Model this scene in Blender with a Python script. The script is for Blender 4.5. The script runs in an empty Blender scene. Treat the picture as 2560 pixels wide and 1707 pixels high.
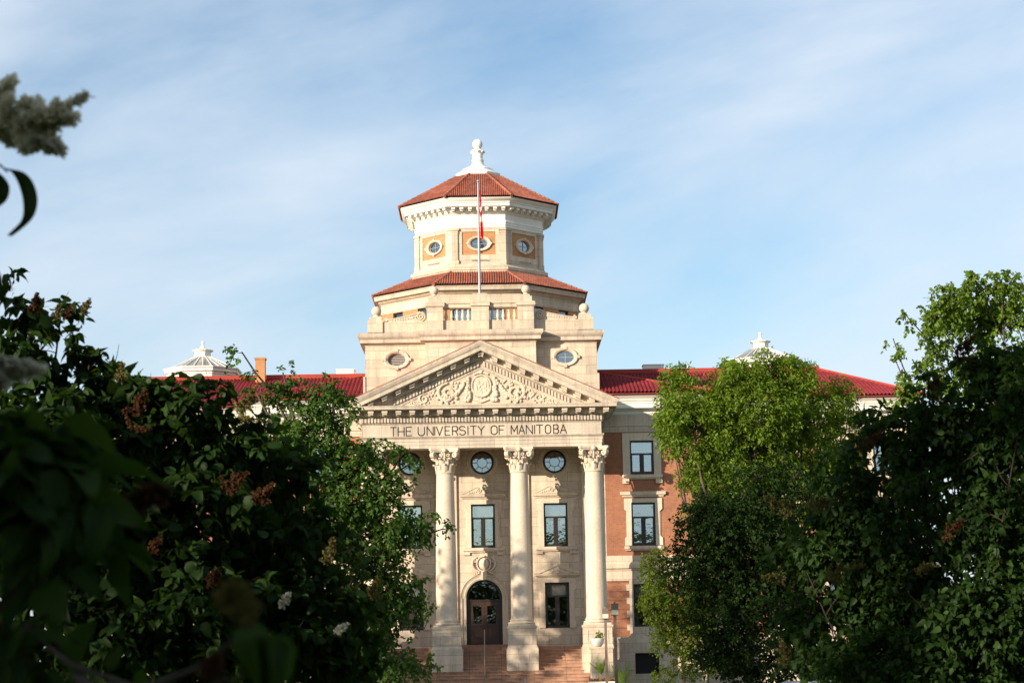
import bpy, math, random
import numpy as np
from mathutils import Vector, Matrix

C = bpy.context.scene.collection
SC = bpy.context.scene
R = math.radians
PI = math.pi

# ------------------------------------------------------------------ camera, sky, sun, exposure
FPX, PW, PH = 5200.0, 2560.0, 1707.0
CAM = np.array([0.6, -124.0, 2.4])
PITCH, ROLL, YAW = 8.45, 1.0, 0.6
SUN_AZ, SUN_EL = 48.0, 15.0          # degrees to the left of the facade's normal, above the horizon

def cam_axes():
    p, r, y = R(PITCH), R(ROLL), R(YAW)
    f = np.array([math.sin(y) * math.cos(p), math.cos(y) * math.cos(p), math.sin(p)])
    rt = np.array([math.cos(y), -math.sin(y), 0.0]); up = np.cross(rt, f)
    return rt * math.cos(r) - up * math.sin(r), rt * math.sin(r) + up * math.cos(r), f
AX_R, AX_U, AX_F = cam_axes()

def at(px, py, Y):
    """world point where the line of sight through a measured photograph pixel meets the depth plane Y"""
    v = AX_F * FPX + AX_R * (px - PW / 2) - AX_U * (py - PH / 2)
    return CAM + v * ((Y - CAM[1]) / v[1])

cam_d = bpy.data.cameras.new("camera")
cam_d.sensor_width = 36.0
cam_d.lens = FPX * 36.0 / PW
cam_d.clip_start = 0.1
cam_d.clip_end = 6000
cam_d.dof.use_dof = True
cam_d.dof.focus_distance = 124.0
cam_d.dof.aperture_fstop = 11.0
cam = bpy.data.objects.new("camera", cam_d)
C.objects.link(cam)
m3 = Matrix((AX_R, AX_U, -AX_F)).transposed()
cam.matrix_world = Matrix.Translation(Vector(CAM)) @ m3.to_4x4()
SC.camera = cam

SC.view_settings.view_transform = 'Standard'
SC.view_settings.look = 'None'
SC.view_settings.exposure = 0.80
SC.view_settings.gamma = 1.0
SC.view_settings.use_curve_mapping = False
SC.cycles.max_bounces = 6
SC.cycles.diffuse_bounces = 3
SC.cycles.glossy_bounces = 3
SC.cycles.transmission_bounces = 3
SC.cycles.transparent_max_bounces = 4
SC.cycles.use_denoising = True

TO_SUN = Vector((-math.sin(R(SUN_AZ)) * math.cos(R(SUN_EL)), -math.cos(R(SUN_AZ)) * math.cos(R(SUN_EL)), math.sin(R(SUN_EL))))
sd = bpy.data.lights.new("sun", 'SUN')
sd.energy = 4.6
sd.angle = R(0.53)
sd.color = (1.0, 0.87, 0.71)
so = bpy.data.objects.new("sun", sd)
C.objects.link(so)
so.rotation_euler = TO_SUN.to_track_quat('Z', 'Y').to_euler()

world = bpy.data.worlds.new("World")
SC.world = world
world.use_nodes = True
wt = world.node_tree
wt.nodes.clear()
def wn(t, **k):
    n = wt.nodes.new(t)
    for a, b in k.items(): setattr(n, a, b)
    return n
def wl(a, b): wt.links.new(a, b)
sky = wn('ShaderNodeTexSky')
sky.sky_type = 'NISHITA'
sky.sun_disc = False
sky.sun_elevation = R(SUN_EL)
sky.sun_rotation = math.atan2(TO_SUN.x, TO_SUN.y)
sky.air_density = 1.0
sky.dust_density = 0.6
sky.ozone_density = 1.6
tc = wn('ShaderNodeTexCoord')
sep = wn('ShaderNodeSeparateXYZ'); wl(tc.outputs['Generated'], sep.inputs[0])
az = wn('ShaderNodeMath', operation='ARCTAN2'); wl(sep.outputs[0], az.inputs[0]); wl(sep.outputs[1], az.inputs[1])
cmb = wn('ShaderNodeCombineXYZ'); wl(az.outputs[0], cmb.inputs[0]); wl(sep.outputs[2], cmb.inputs[1])
mp0 = wn('ShaderNodeMapping'); wl(cmb.outputs[0], mp0.inputs[0]); mp0.inputs['Rotation'].default_value = (0, 0, R(-15)); mp0.inputs['Location'].default_value = (0.37, 0.52, 0)
mp = wn('ShaderNodeMapping'); wl(mp0.outputs[0], mp.inputs[0])
mp.inputs['Scale'].default_value = (3.0, 8.0, 1)
n1 = wn('ShaderNodeTexNoise'); wl(mp.outputs[0], n1.inputs['Vector'])
n1.inputs['Scale'].default_value = 1.15; n1.inputs['Detail'].default_value = 7; n1.inputs['Roughness'].default_value = 0.52; n1.inputs['Distortion'].default_value = 0.35
mp2 = wn('ShaderNodeMapping'); wl(mp0.outputs[0], mp2.inputs[0])
mp2.inputs['Scale'].default_value = (5.0, 20.0, 1); mp2.inputs['Location'].default_value = (3.1, 1.7, 0)
n2 = wn('ShaderNodeTexNoise'); wl(mp2.outputs[0], n2.inputs['Vector'])
n2.inputs['Scale'].default_value = 1.2; n2.inputs['Detail'].default_value = 6; n2.inputs['Roughness'].default_value = 0.6
r1 = wn('ShaderNodeMapRange'); wl(n1.outputs[0], r1.inputs[0]); r1.inputs[1].default_value = 0.29; r1.inputs[2].default_value = 0.64
r2 = wn('ShaderNodeMapRange'); wl(n2.outputs[0], r2.inputs[0]); r2.inputs[1].default_value = 0.45; r2.inputs[2].default_value = 0.8
ma = wn('ShaderNodeMath', operation='MULTIPLY_ADD'); wl(r2.outputs[0], ma.inputs[0]); ma.inputs[1].default_value = 0.26
wl(r1.outputs[0], ma.inputs[2])
cl = wn('ShaderNodeMath', operation='MULTIPLY', use_clamp=True); wl(ma.outputs[0], cl.inputs[0]); cl.inputs[1].default_value = 0.84
tint = wn('ShaderNodeMix', data_type='RGBA', blend_type='MULTIPLY'); tint.inputs[0].default_value = 1.0
wl(sky.outputs[0], tint.inputs[6]); tint.inputs[7].default_value = (0.91, 0.985, 1.04, 1)
mx = wn('ShaderNodeMix', data_type='RGBA'); wl(cl.outputs[0], mx.inputs[0]); wl(tint.outputs[2], mx.inputs[6])
mx.inputs[7].default_value = (4.6, 5.15, 5.8, 1)
bg = wn('ShaderNodeBackground'); wl(mx.outputs[2], bg.inputs[0]); bg.inputs[1].default_value = 0.098
wo = wn('ShaderNodeOutputWorld'); wl(bg.outputs[0], wo.inputs[0])

# ------------------------------------------------------------------ materials
class NT:
    def __init__(s, name):
        s.m = bpy.data.materials.new(name); s.m.use_nodes = True
        s.t = s.m.node_tree; s.t.nodes.clear()
        s.out = s.n('ShaderNodeOutputMaterial')
    def n(s, t, **k):
        x = s.t.nodes.new(t)
        for a, b in k.items(): setattr(x, a, b)
        return x
    def l(s, a, b): s.t.links.new(a, b)
    def geo(s): 
        if not hasattr(s, '_g'): s._g = s.n('ShaderNodeNewGeometry')
        return s._g
    def noise(s, scale, detail=4, rough=0.55, vec=None, stretch=None):
        x = s.n('ShaderNodeTexNoise'); x.inputs['Scale'].default_value = scale
        x.inputs['Detail'].default_value = detail; x.inputs['Roughness'].default_value = rough
        v = vec or s.geo().outputs['Position']
        if stretch:
            mm = s.n('ShaderNodeMapping'); s.l(v, mm.inputs[0]); mm.inputs['Scale'].default_value = stretch; v = mm.outputs[0]
        s.l(v, x.inputs['Vector'])
        return x.outputs[0]
    def ramp(s, v, a, b, lo=0.0, hi=1.0):
        x = s.n('ShaderNodeMapRange'); s.l(v, x.inputs[0])
        x.inputs[1].default_value, x.inputs[2].default_value, x.inputs[3].default_value, x.inputs[4].default_value = a, b, lo, hi
        return x.outputs[0]
    def mix(s, f, a, b, mode='MIX'):
        x = s.n('ShaderNodeMix', data_type='RGBA', blend_type=mode)
        for i, v in ((0, f), (6, a), (7, b)):
            if isinstance(v, (int, float)): x.inputs[i].default_value = v
            elif isinstance(v, tuple): x.inputs[i].default_value = v + (1,) if len(v) == 3 else v
            else: s.l(v, x.inputs[i])
        return x.outputs[2]
    def mul(s, col, f):
        x = s.n('ShaderNodeVectorMath', operation='SCALE'); s.l(col, x.inputs[0]) if not isinstance(col, tuple) else setattr(x.inputs[0], 'default_value', col)
        if isinstance(f, (int, float)): x.inputs[3].default_value = f
        else: s.l(f, x.inputs[3])
        return x.outputs[0]
    def wallvec(s):
        g = s.geo()
        c = s.n('ShaderNodeVectorMath', operation='CROSS_PRODUCT'); c.inputs[0].default_value = (0, 0, 1); s.l(g.outputs['True Normal'], c.inputs[1])
        d = s.n('ShaderNodeVectorMath', operation='DOT_PRODUCT'); s.l(c.outputs[0], d.inputs[0]); s.l(g.outputs['Position'], d.inputs[1])
        sp = s.n('ShaderNodeSeparateXYZ'); s.l(g.outputs['Position'], sp.inputs[0])
        cb = s.n('ShaderNodeCombineXYZ'); s.l(d.outputs['Value'], cb.inputs[0]); s.l(sp.outputs[2], cb.inputs[1])
        return cb.outputs[0]
    def bricks(s, bw, rh, mortar, c1, c2, cm, bias=0.0, smooth=0.1):
        x = s.n('ShaderNodeTexBrick'); s.l(s.wallvec(), x.inputs['Vector'])
        x.inputs['Scale'].default_value = 1.0; x.inputs['Brick Width'].default_value = bw; x.inputs['Row Height'].default_value = rh
        x.inputs['Mortar Size'].default_value = mortar; x.inputs['Mortar Smooth'].default_value = smooth; x.inputs['Bias'].default_value = bias
        for k, c in (('Color1', c1), ('Color2', c2), ('Mortar', cm)): x.inputs[k].default_value = c + (1,)
        return x
    def bump(s, h, strength, dist=0.02):
        x = s.n('ShaderNodeBump'); s.l(h, x.inputs['Height']); x.inputs['Strength'].default_value = strength; x.inputs['Distance'].default_value = dist
        return x.outputs[0]
    def pbr(s, col, rough=0.8, spec=0.3, metal=0.0, normal=None):
        p = s.n('ShaderNodeBsdfPrincipled')
        if isinstance(col, tuple): p.inputs['Base Color'].default_value = col + (1,)
        else: s.l(col, p.inputs['Base Color'])
        p.inputs['Roughness'].default_value = rough; p.inputs['Specular IOR Level'].default_value = spec; p.inputs['Metallic'].default_value = metal
        if normal is not None: s.l(normal, p.inputs['Normal'])
        s.l(p.outputs[0], s.out.inputs[0])
        return s.m

def stone_mat(name, base, joints=True, bw=1.3, rh=0.55, stain=0.5):
    t = NT(name)
    a = t.ramp(t.noise(0.5, 5, 0.6), 0.3, 0.7, 0.9, 1.1)
    b = t.ramp(t.noise(9, 5, 0.7), 0.25, 0.75, 0.84, 1.16)
    col = t.mul(t.mul(base, a), b)
    pk = t.ramp(t.noise(1.6, 4, 0.6), 0.5, 0.8, 0.0, 0.5)
    col = t.mix(pk, col, tuple(x * y for x, y in zip(base, (1.02, 0.9, 0.82))))
    st = t.ramp(t.noise(1.0, 5, 0.65, stretch=(2.4, 2.4, 0.22)), 0.46, 0.74, 0.0, stain)
    col = t.mix(st, col, tuple(x * y for x, y in zip(base, (0.42, 0.42, 0.45))))
    h = t.noise(30, 3, 0.7)
    if joints:
        br = t.bricks(bw, rh, 0.012, (1.04, 1.03, 1.02), (0.82, 0.83, 0.85), (0.58, 0.55, 0.52))
        col = t.mix(1.0, col, br.outputs['Color'], 'MULTIPLY')
    return t.pbr(col, 0.9, 0.15, normal=t.bump(h, 0.5, 0.02))

def brick_mat(name, c1, c2, cm, rust=False):
    t = NT(name)
    br = t.bricks(0.225, 0.078, 0.011, c1, c2, cm)
    v = t.ramp(t.noise(0.7, 5, 0.6), 0.3, 0.7, 0.88, 1.12)
    w = t.ramp(t.noise(14, 3, 0.6, stretch=(1, 1, 2.5)), 0.3, 0.7, 0.82, 1.18)
    col = t.mul(t.mul(br.outputs['Color'], v), w)
    return t.pbr(col, 0.9, 0.2, normal=t.bump(br.outputs['Fac'], -0.4, 0.01))

def paint_mat(name, base, rough=0.5, var=0.06, spec=0.4, metal=0.0, dirt=0.12):
    t = NT(name)
    a = t.ramp(t.noise(1.3, 5, 0.65), 0.3, 0.7, 1 - var, 1 + var)
    col = t.mul(base, a)
    st = t.ramp(t.noise(1.7, 5, 0.7, stretch=(3, 3, 0.4)), 0.55, 0.8, 0.0, dirt)
    col = t.mix(st, col, tuple(x * 0.45 for x in base))
    return t.pbr(col, rough, spec, metal, normal=t.bump(t.noise(40, 2), 0.1, 0.01))

def tile_mat(name, base, rough, spec, var=0.22):
    t = NT(name)
    a = t.ramp(t.noise(0.45, 5, 0.65), 0.3, 0.7, 0.72, 1.16)
    b = t.ramp(t.noise(3.0, 3, 0.6), 0.3, 0.7, 1 - var, 1 + var)
    col = t.mul(t.mul(base, a), b)
    return t.pbr(col, rough, spec, normal=t.bump(t.noise(25, 3), 0.15, 0.01))

def glass_mat(name, refl=0.45, clear=0.75, wob=0.02):
    t = NT(name)
    d = t.n('ShaderNodeBsdfTransparent'); d.inputs[0].default_value = (clear, clear, clear, 1)
    g = t.n('ShaderNodeBsdfGlossy'); g.inputs['Roughness'].default_value = 0.015; g.inputs['Color'].default_value = (0.80, 0.93, 0.98, 1)
    t.l(t.bump(t.noise(1.7, 3), 0.5, wob), g.inputs['Normal'])
    m = t.n('ShaderNodeMixShader'); m.inputs[0].default_value = refl
    t.l(d.outputs[0], m.inputs[1]); t.l(g.outputs[0], m.inputs[2]); t.l(m.outputs[0], t.out.inputs[0])
    return t.m

def leaf_mat(name, c1, c2, trans=0.4, gloss=0.012, tcol=None, clump=0.8):
    t = NT(name)
    g = t.geo()
    a = t.mix(g.outputs['Random Per Island'], c1, c2)
    a = t.mul(a, t.ramp(t.noise(clump, 3, 0.6), 0.3, 0.7, 0.72, 1.25))
    d = t.n('ShaderNodeBsdfDiffuse'); t.l(a, d.inputs[0])
    tr = t.n('ShaderNodeBsdfTranslucent')
    t.l(t.mix(1.0, a, tcol or (1.35, 1.2, 0.5), 'MULTIPLY'), tr.inputs[0])
    m = t.n('ShaderNodeMixShader'); m.inputs[0].default_value = trans
    t.l(d.outputs[0], m.inputs[1]); t.l(tr.outputs[0], m.inputs[2])
    gl = t.n('ShaderNodeBsdfGlossy'); gl.inputs['Roughness'].default_value = 0.55; gl.inputs['Color'].default_value = (0.8, 0.85, 0.8, 1)
    m2 = t.n('ShaderNodeMixShader'); m2.inputs[0].default_value = gloss
    t.l(m.outputs[0], m2.inputs[1]); t.l(gl.outputs[0], m2.inputs[2]); t.l(m2.outputs[0], t.out.inputs[0])
    return t.m

STONE = (0.615, 0.505, 0.38)
M = {}
M['stone'] = stone_mat('limestone_block', STONE)
M['carved'] = stone_mat('limestone_carved', (0.62, 0.51, 0.388), joints=False)
M['column'] = stone_mat('limestone_column', (0.61, 0.505, 0.388), joints=False, stain=0.12)
M['cornice'] = stone_mat('limestone_weathered', (0.585, 0.49, 0.38), joints=True, bw=1.5, rh=3.0, stain=0.6)
M['step'] = stone_mat('red_sandstone', (0.40, 0.235, 0.155), joints=True, bw=1.9, rh=50.0, stain=0.6)
M['brick'] = brick_mat('orange_brick', (0.36, 0.130, 0.064), (0.27, 0.095, 0.048), (0.31, 0.19, 0.125))
M['brick_tan'] = brick_mat('tan_brick', (0.47, 0.215, 0.085), (0.39, 0.165, 0.065), (0.42, 0.28, 0.16))
M['white'] = paint_mat('white_paint', (0.77, 0.74, 0.665), 0.55, 0.1, dirt=0.3)
M['tile'] = tile_mat('terracotta_tile', (0.34, 0.118, 0.076), 0.75, 0.2, 0.32)
M['metal_tile'] = tile_mat('red_metal_tile', (0.235, 0.026, 0.032), 0.6, 0.2, 0.2)
M['ridge'] = tile_mat('orange_ridge_metal', (0.34, 0.052, 0.034), 0.7, 0.2, 0.05)
M['bronze'] = paint_mat('dark_bronze_paint', (0.022, 0.015, 0.011), 0.4, dirt=0.0)
M['glass'] = glass_mat('window_glass', 0.36)
M['blind'] = paint_mat('pale_blind', (0.55, 0.55, 0.52), 0.9)
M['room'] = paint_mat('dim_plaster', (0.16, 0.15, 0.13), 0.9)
M['curtain'] = paint_mat('grey_curtain', (0.30, 0.31, 0.31), 0.9)
M['glass_dim'] = glass_mat('dim_glass', 0.17)
M['glass_roof'] = paint_mat('rooflight_glass', (0.20, 0.22, 0.21), 0.12, spec=0.8)
M['void'] = paint_mat('dark_interior', (0.012, 0.011, 0.01), 0.9, dirt=0.0)  # near-black colour standing for unlit space behind louvres and basement openings
M['wood'] = paint_mat('brown_door', (0.045, 0.022, 0.012), 0.4, 0.2)
M['letter'] = paint_mat('dark_letter', (0.06, 0.043, 0.03), 0.9)
M['lead'] = paint_mat('grey_lead', (0.33, 0.29, 0.25), 0.7)
M['steel'] = paint_mat('brushed_pole', (0.30, 0.30, 0.32), 0.4, metal=0.1)
M['rail'] = paint_mat('brown_rail', (0.25, 0.17, 0.12), 0.45)
M['lamp'] = paint_mat('lamp_brown', (0.16, 0.115, 0.085), 0.5)
M['lampglass'] = paint_mat('frosted_lamp_glass', (0.62, 0.58, 0.45), 0.25)
M['red'] = paint_mat('flag_red', (0.62, 0.02, 0.025), 0.8)
M['cloth'] = paint_mat('flag_white', (0.8, 0.8, 0.8), 0.8)
M['pot'] = paint_mat('white_bowl', (0.74, 0.71, 0.66), 0.6)
M['soil'] = paint_mat('dark_soil', (0.03, 0.02, 0.014), 0.95)
M['signblue'] = paint_mat('navy_sign', (0.012, 0.03, 0.075), 0.5)
M['pict'] = paint_mat('blue_square', (0.02, 0.16, 0.55), 0.5)
M['signwhite'] = paint_mat('sign_white', (0.75, 0.78, 0.8), 0.5)
M['car_grey'] = paint_mat('grey_car_paint', (0.30, 0.30, 0.33), 0.3, spec=0.6, dirt=0.05)
M['car_pale'] = paint_mat('pale_car_paint', (0.55, 0.58, 0.56), 0.3, spec=0.6, dirt=0.05)
M['rubber'] = paint_mat('black_rubber', (0.02, 0.02, 0.02), 0.8)
M['bark'] = paint_mat('grey_brown_bark', (0.085, 0.062, 0.048), 0.95, 0.3)
M['bark_pale'] = paint_mat('tan_bark', (0.30, 0.19, 0.12), 0.95, 0.25)
M['twig'] = paint_mat('dark_twig', (0.045, 0.030, 0.025), 0.9, 0.2)

M['leaf_ash'] = leaf_mat('ash_leaf', (0.095, 0.18, 0.014), (0.21, 0.30, 0.034), 0.47, clump=0.9)
M['leaf_maple'] = leaf_mat('maple_leaf', (0.042, 0.095, 0.016), (0.085, 0.155, 0.026), 0.40)
M['leaf_elm'] = leaf_mat('elm_leaf', (0.10, 0.18, 0.018), (0.18, 0.27, 0.035), 0.46)
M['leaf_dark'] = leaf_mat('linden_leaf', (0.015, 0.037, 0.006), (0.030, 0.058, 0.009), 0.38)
M['leaf_small'] = leaf_mat('shrub_tree_leaf', (0.075, 0.135, 0.014), (0.17, 0.21, 0.024), 0.44)
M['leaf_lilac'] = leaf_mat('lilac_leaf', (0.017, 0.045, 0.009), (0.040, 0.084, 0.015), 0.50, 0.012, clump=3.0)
M['leaf_belt'] = leaf_mat('belt_leaf', (0.035, 0.07, 0.012), (0.06, 0.10, 0.018), 0.25)
M['leaf_palm'] = leaf_mat('palm_leaf', (0.10, 0.17, 0.025), (0.16, 0.24, 0.03), 0.35)
M['fl_cream'] = leaf_mat('cream_floret', (0.74, 0.71, 0.56), (0.84, 0.81, 0.68), 0.72, 0.0, (1, 1, 0.97), 5)
M['fl_yellow'] = leaf_mat('yellow_green_floret', (0.115, 0.105, 0.035), (0.19, 0.165, 0.06), 0.35, 0.0, (1, 1, 0.8), 5)
M['fl_brown'] = leaf_mat('faded_brown_floret', (0.060, 0.030, 0.016), (0.10, 0.048, 0.025), 0.3, 0.0, (1, 0.9, 0.8), 5)
M['fl_white'] = leaf_mat('white_floret', (0.42, 0.42, 0.36), (0.55, 0.54, 0.48), 0.3, 0.0, (1, 1, 0.95), 5)
M['fl_bed'] = leaf_mat('bedding_flower', (0.12, 0.02, 0.10), (0.55, 0.33, 0.03), 0.2, 0.0, (1, 1, 1), 5)

t = NT('lawn_grass')
gcol = t.mix(t.ramp(t.noise(0.25, 5, 0.6), 0.3, 0.7), (0.035, 0.075, 0.014), (0.065, 0.11, 0.022))
gcol = t.mul(gcol, t.ramp(t.noise(20, 4, 0.7), 0.2, 0.8, 0.6, 1.4))
M['grass'] = t.pbr(gcol, 0.95, 0.1, normal=t.bump(t.noise(60, 3, 0.7), 0.8, 0.05))
t = NT('concrete_paving')
pc = t.mul((0.36, 0.33, 0.29), t.ramp(t.noise(2.0, 6, 0.65), 0.3, 0.7, 0.82, 1.12))
M['paving'] = t.pbr(pc, 0.9, 0.2, normal=t.bump(t.noise(40, 3), 0.3, 0.01))

# ------------------------------------------------------------------ mesh building
class MB:
    def __init__(s): s.v = []; s.f = []; s.mi = []; s.M = None; s.cur = 0
    def add(s, vs, fs):
        o = len(s.v)
        if s.M is not None: vs = [tuple(s.M @ Vector(v)) for v in vs]
        s.v.extend(tuple(map(float, v)) for v in vs)
        for f in fs: s.f.append([i + o for i in f]); s.mi.append(s.cur)
    def box(s, x0, x1, y0, y1, z0, z1):
        s.add([(x0,y0,z0),(x1,y0,z0),(x1,y1,z0),(x0,y1,z0),(x0,y0,z1),(x1,y0,z1),(x1,y1,z1),(x0,y1,z1)],
              [(0,3,2,1),(4,5,6,7),(0,1,5,4),(1,2,6,5),(2,3,7,6),(3,0,4,7)])
    def quad(s, a, b, c, d): s.add([a, b, c, d], [(0, 1, 2, 3)])
    def prism(s, poly, y0, y1):
        """polygon in (x, z) extruded along y"""
        n = len(poly)
        s.add([(x, y0, z) for x, z in poly] + [(x, y1, z) for x, z in poly],
              [tuple(range(n)), tuple(range(2*n-1, n-1, -1))] + [(i, i+n, (i+1) % n + n, (i+1) % n) for i in range(n)])
    def slab(s, poly, z0, z1):
        n = len(poly)
        s.add([(x, y, z0) for x, y in poly] + [(x, y, z1) for x, y in poly],
              [tuple(range(n-1, -1, -1)), tuple(range(n, 2*n))] + [(i, (i+1) % n, (i+1) % n + n, i+n) for i in range(n)])
    def sweep(s, path, prof, closed=False):
        """profile (out, z) carried along a plan path; outward is to the right of travel"""
        n = len(path); P = [Vector(p) for p in path]; rows = []
        for i in range(n):
            def nrm(a, b):
                d = (b - a).normalized(); return Vector((d.y, -d.x))
            if closed or 0 < i < n-1:
                a, b = nrm(P[i-1], P[i]), nrm(P[i], P[(i+1) % n])
                m = (a + b).normalized(); m = m / max(0.3, m.dot(a))
            else: m = nrm(P[0], P[1]) if i == 0 else nrm(P[-2], P[-1])
            rows.append([(P[i].x + m.x*o, P[i].y + m.y*o, z) for o, z in prof])
        k = len(prof); fs = []
        for i in range(n if closed else n-1):
            j = (i+1) % n
            for q in range(k-1): fs.append((i*k+q, j*k+q, j*k+q+1, i*k+q+1))
        if not closed:
            fs.append(tuple(range(k-1, -1, -1))); fs.append(tuple(range((n-1)*k, n*k)))
        s.add([v for r in rows for v in r], fs)
    def lathe(s, cx, cy, prof, n=24, cap=True):
        vs = []; fs = []; k = len(prof)
        for i in range(n):
            a = 2*PI*i/n
            for r, z in prof: vs.append((cx + r*math.cos(a), cy + r*math.sin(a), z))
        for i in range(n):
            j = (i+1) % n
            for q in range(k-1): fs.append((i*k+q, j*k+q, j*k+q+1, i*k+q+1))
        if cap:
            fs.append(tuple(i*k + k-1 for i in range(n))); fs.append(tuple(i*k for i in range(n-1, -1, -1)))
        s.add(vs, fs)
    def ball(s, c, r, n=16, sx=1, sy=1, sz=1):
        k = max(6, n // 2); vs = []; fs = []
        for i in range(n):
            a = 2*PI*i/n
            for q in range(k+1):
                b = -PI/2 + PI*q/k
                vs.append((c[0] + sx*r*math.cos(b)*math.cos(a), c[1] + sy*r*math.cos(b)*math.sin(a), c[2] + sz*r*math.sin(b)))
        for i in range(n):
            j = (i+1) % n
            for q in range(k): fs.append((i*(k+1)+q, j*(k+1)+q, j*(k+1)+q+1, i*(k+1)+q+1))
        s.add(vs, fs)
    def tube(s, pts, rad, n=6):
        P = [Vector(p) for p in pts]; m = len(P)
        if isinstance(rad, (int, float)): rad = [rad]*m
        vs = []; fs = []; ref = None
        for i in range(m):
            d = (P[min(i+1, m-1)] - P[max(i-1, 0)])
            d = d.normalized() if d.length > 1e-9 else Vector((0, 0, 1))
            if ref is None: ref = d.orthogonal().normalized()
            u = (ref - d*ref.dot(d)); u = u.normalized() if u.length > 1e-6 else d.orthogonal().normalized(); ref = u
            w = d.cross(u)
            for k in range(n):
                a = 2*PI*k/n; vs.append(tuple(P[i] + (u*math.cos(a) + w*math.sin(a))*rad[i]))
        for i in range(m-1):
            for k in range(n): fs.append((i*n+k, i*n+(k+1) % n, (i+1)*n+(k+1) % n, (i+1)*n+k))
        fs.append(tuple(range(n-1, -1, -1))); fs.append(tuple(range((m-1)*n, m*n)))
        s.add(vs, fs)
    def wall(s, x0, x1, z0, z1, y, holes=(), depth=0.25):
        xs = sorted({x0, x1} | {h[0] for h in holes} | {h[1] for h in holes}); zs = sorted({z0, z1} | {h[2] for h in holes} | {h[3] for h in holes})
        xs = [x for x in xs if x0 <= x <= x1]; zs = [z for z in zs if z0 <= z <= z1]
        for a, b in zip(xs, xs[1:]):
            for c, d in zip(zs, zs[1:]):
                mx_, mz_ = (a+b)/2, (c+d)/2
                if any(h[0] < mx_ < h[1] and h[2] < mz_ < h[3] for h in holes): continue
                s.quad((a,y,c), (b,y,c), (b,y,d), (a,y,d))
        for h in holes:
            if len(h) > 4: continue
            a, b, c, d = h; e = y + depth
            s.quad((a,y,c),(a,e,c),(a,e,d),(a,y,d)); s.quad((b,y,c),(b,y,d),(b,e,d),(b,e,c))
            s.quad((a,y,c),(b,y,c),(b,e,c),(a,e,c)); s.quad((a,y,d),(a,e,d),(b,e,d),(b,y,d))
    def oval_fill(s, cx, cz, rx, rz, hx, hz, y, depth=0.25, n=40):
        """plane between a rectangular hole (half sizes hx, hz) and an oval opening, with its reveal"""
        A = []; B = []
        angs = sorted(set([2*PI*i/n for i in range(n)] + [math.atan2(sz*hz, sx*hx) % (2*PI) for sx in (1,-1) for sz in (1,-1)]))
        for a in angs:
            c, q = math.cos(a), math.sin(a)
            k = min(hx/abs(c) if abs(c) > 1e-9 else 1e9, hz/abs(q) if abs(q) > 1e-9 else 1e9)
            e = 1/math.sqrt((c/rx)**2 + (q/rz)**2)
            A.append((cx + e*c, cz + e*q)); B.append((cx + k*c, cz + k*q))
        m = len(angs); vs = [(x,y,z) for x,z in A] + [(x,y,z) for x,z in B] + [(x,y+depth,z) for x,z in A]
        s.add(vs, [(i, (i+1) % m, m+(i+1) % m, m+i) for i in range(m)] + [(i, 2*m+i, 2*m+(i+1) % m, (i+1) % m) for i in range(m)])
    def ring(s, cx, cz, prof, n=40, a0=0.0, a1=2*PI, sx=1.0, sz=1.0):
        """profile (radius, y) swept round a centre in the xz plane"""
        full = abs(a1 - a0 - 2*PI) < 1e-6; m = n if full else n+1; k = len(prof); vs = []; fs = []
        for i in range(m):
            a = a0 + (a1-a0)*i/n
            for r, y in prof: vs.append((cx + sx*r*math.cos(a), y, cz + sz*r*math.sin(a)))
        for i in range(n):
            j = (i+1) % m
            for q in range(k-1): fs.append((i*k+q, j*k+q, j*k+q+1, i*k+q+1))
        if not full: fs += [tuple(range(k)), tuple(range((m-1)*k, m*k))]
        s.add(vs, fs)
    def disc(s, cx, cz, rx, rz, y, n=40):
        s.add([(cx + rx*math.cos(2*PI*i/n), y, cz + rz*math.sin(2*PI*i/n)) for i in range(n)], [tuple(range(n))])

def mesh_obj(name, me, mats, parent=None):
    for m in (mats if isinstance(mats, (list, tuple)) else [mats]): me.materials.append(M[m])
    o = bpy.data.objects.new(name, me); C.objects.link(o)
    if parent is not None: o.parent = parent
    return o

def root_of(o):
    p = Vector((0, 0, 0))
    while o is not None: p = p + o.location; o = o.parent
    return p

def obj(name, mb, mats, parent=None, angle=32, flat=False):
    off = root_of(parent)
    me = bpy.data.meshes.new(name)
    me.from_pydata([(x-off.x, y-off.y, z-off.z) for x, y, z in mb.v], [], mb.f)
    if any(mb.mi): me.polygons.foreach_set('material_index', mb.mi)
    me.validate()
    if not flat:
        me.shade_smooth(); me.set_sharp_from_angle(angle=R(angle))
    me.update()
    return mesh_obj(name, me, mats, parent)

def raw_obj(name, V, F, mats, parent=None):
    """numpy vertices and equal-sized faces"""
    off = np.array(root_of(parent)); V = np.asarray(V, np.float32) - off.astype(np.float32)
    F = np.asarray(F, np.int32); k = F.shape[1]
    me = bpy.data.meshes.new(name)
    me.vertices.add(len(V)); me.vertices.foreach_set('co', V.ravel())
    me.loops.add(F.size); me.loops.foreach_set('vertex_index', F.ravel())
    me.polygons.add(len(F)); me.polygons.foreach_set('loop_start', np.arange(0, F.size, k, dtype=np.int32))
    me.update(calc_edges=True)
    me.shade_smooth()
    return mesh_obj(name, me, mats, parent)

def tag(o, label, cat, group=None, kind=None):
    if label: o['label'] = label
    if cat: o['category'] = cat
    if group: o['group'] = group
    if kind: o['kind'] = kind
    return o
def thing(name, label, cat, loc, group=None):
    o = bpy.data.objects.new(name, None); C.objects.link(o); o.location = loc; o.empty_display_size = 0.3
    return tag(o, label, cat, group)

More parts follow.
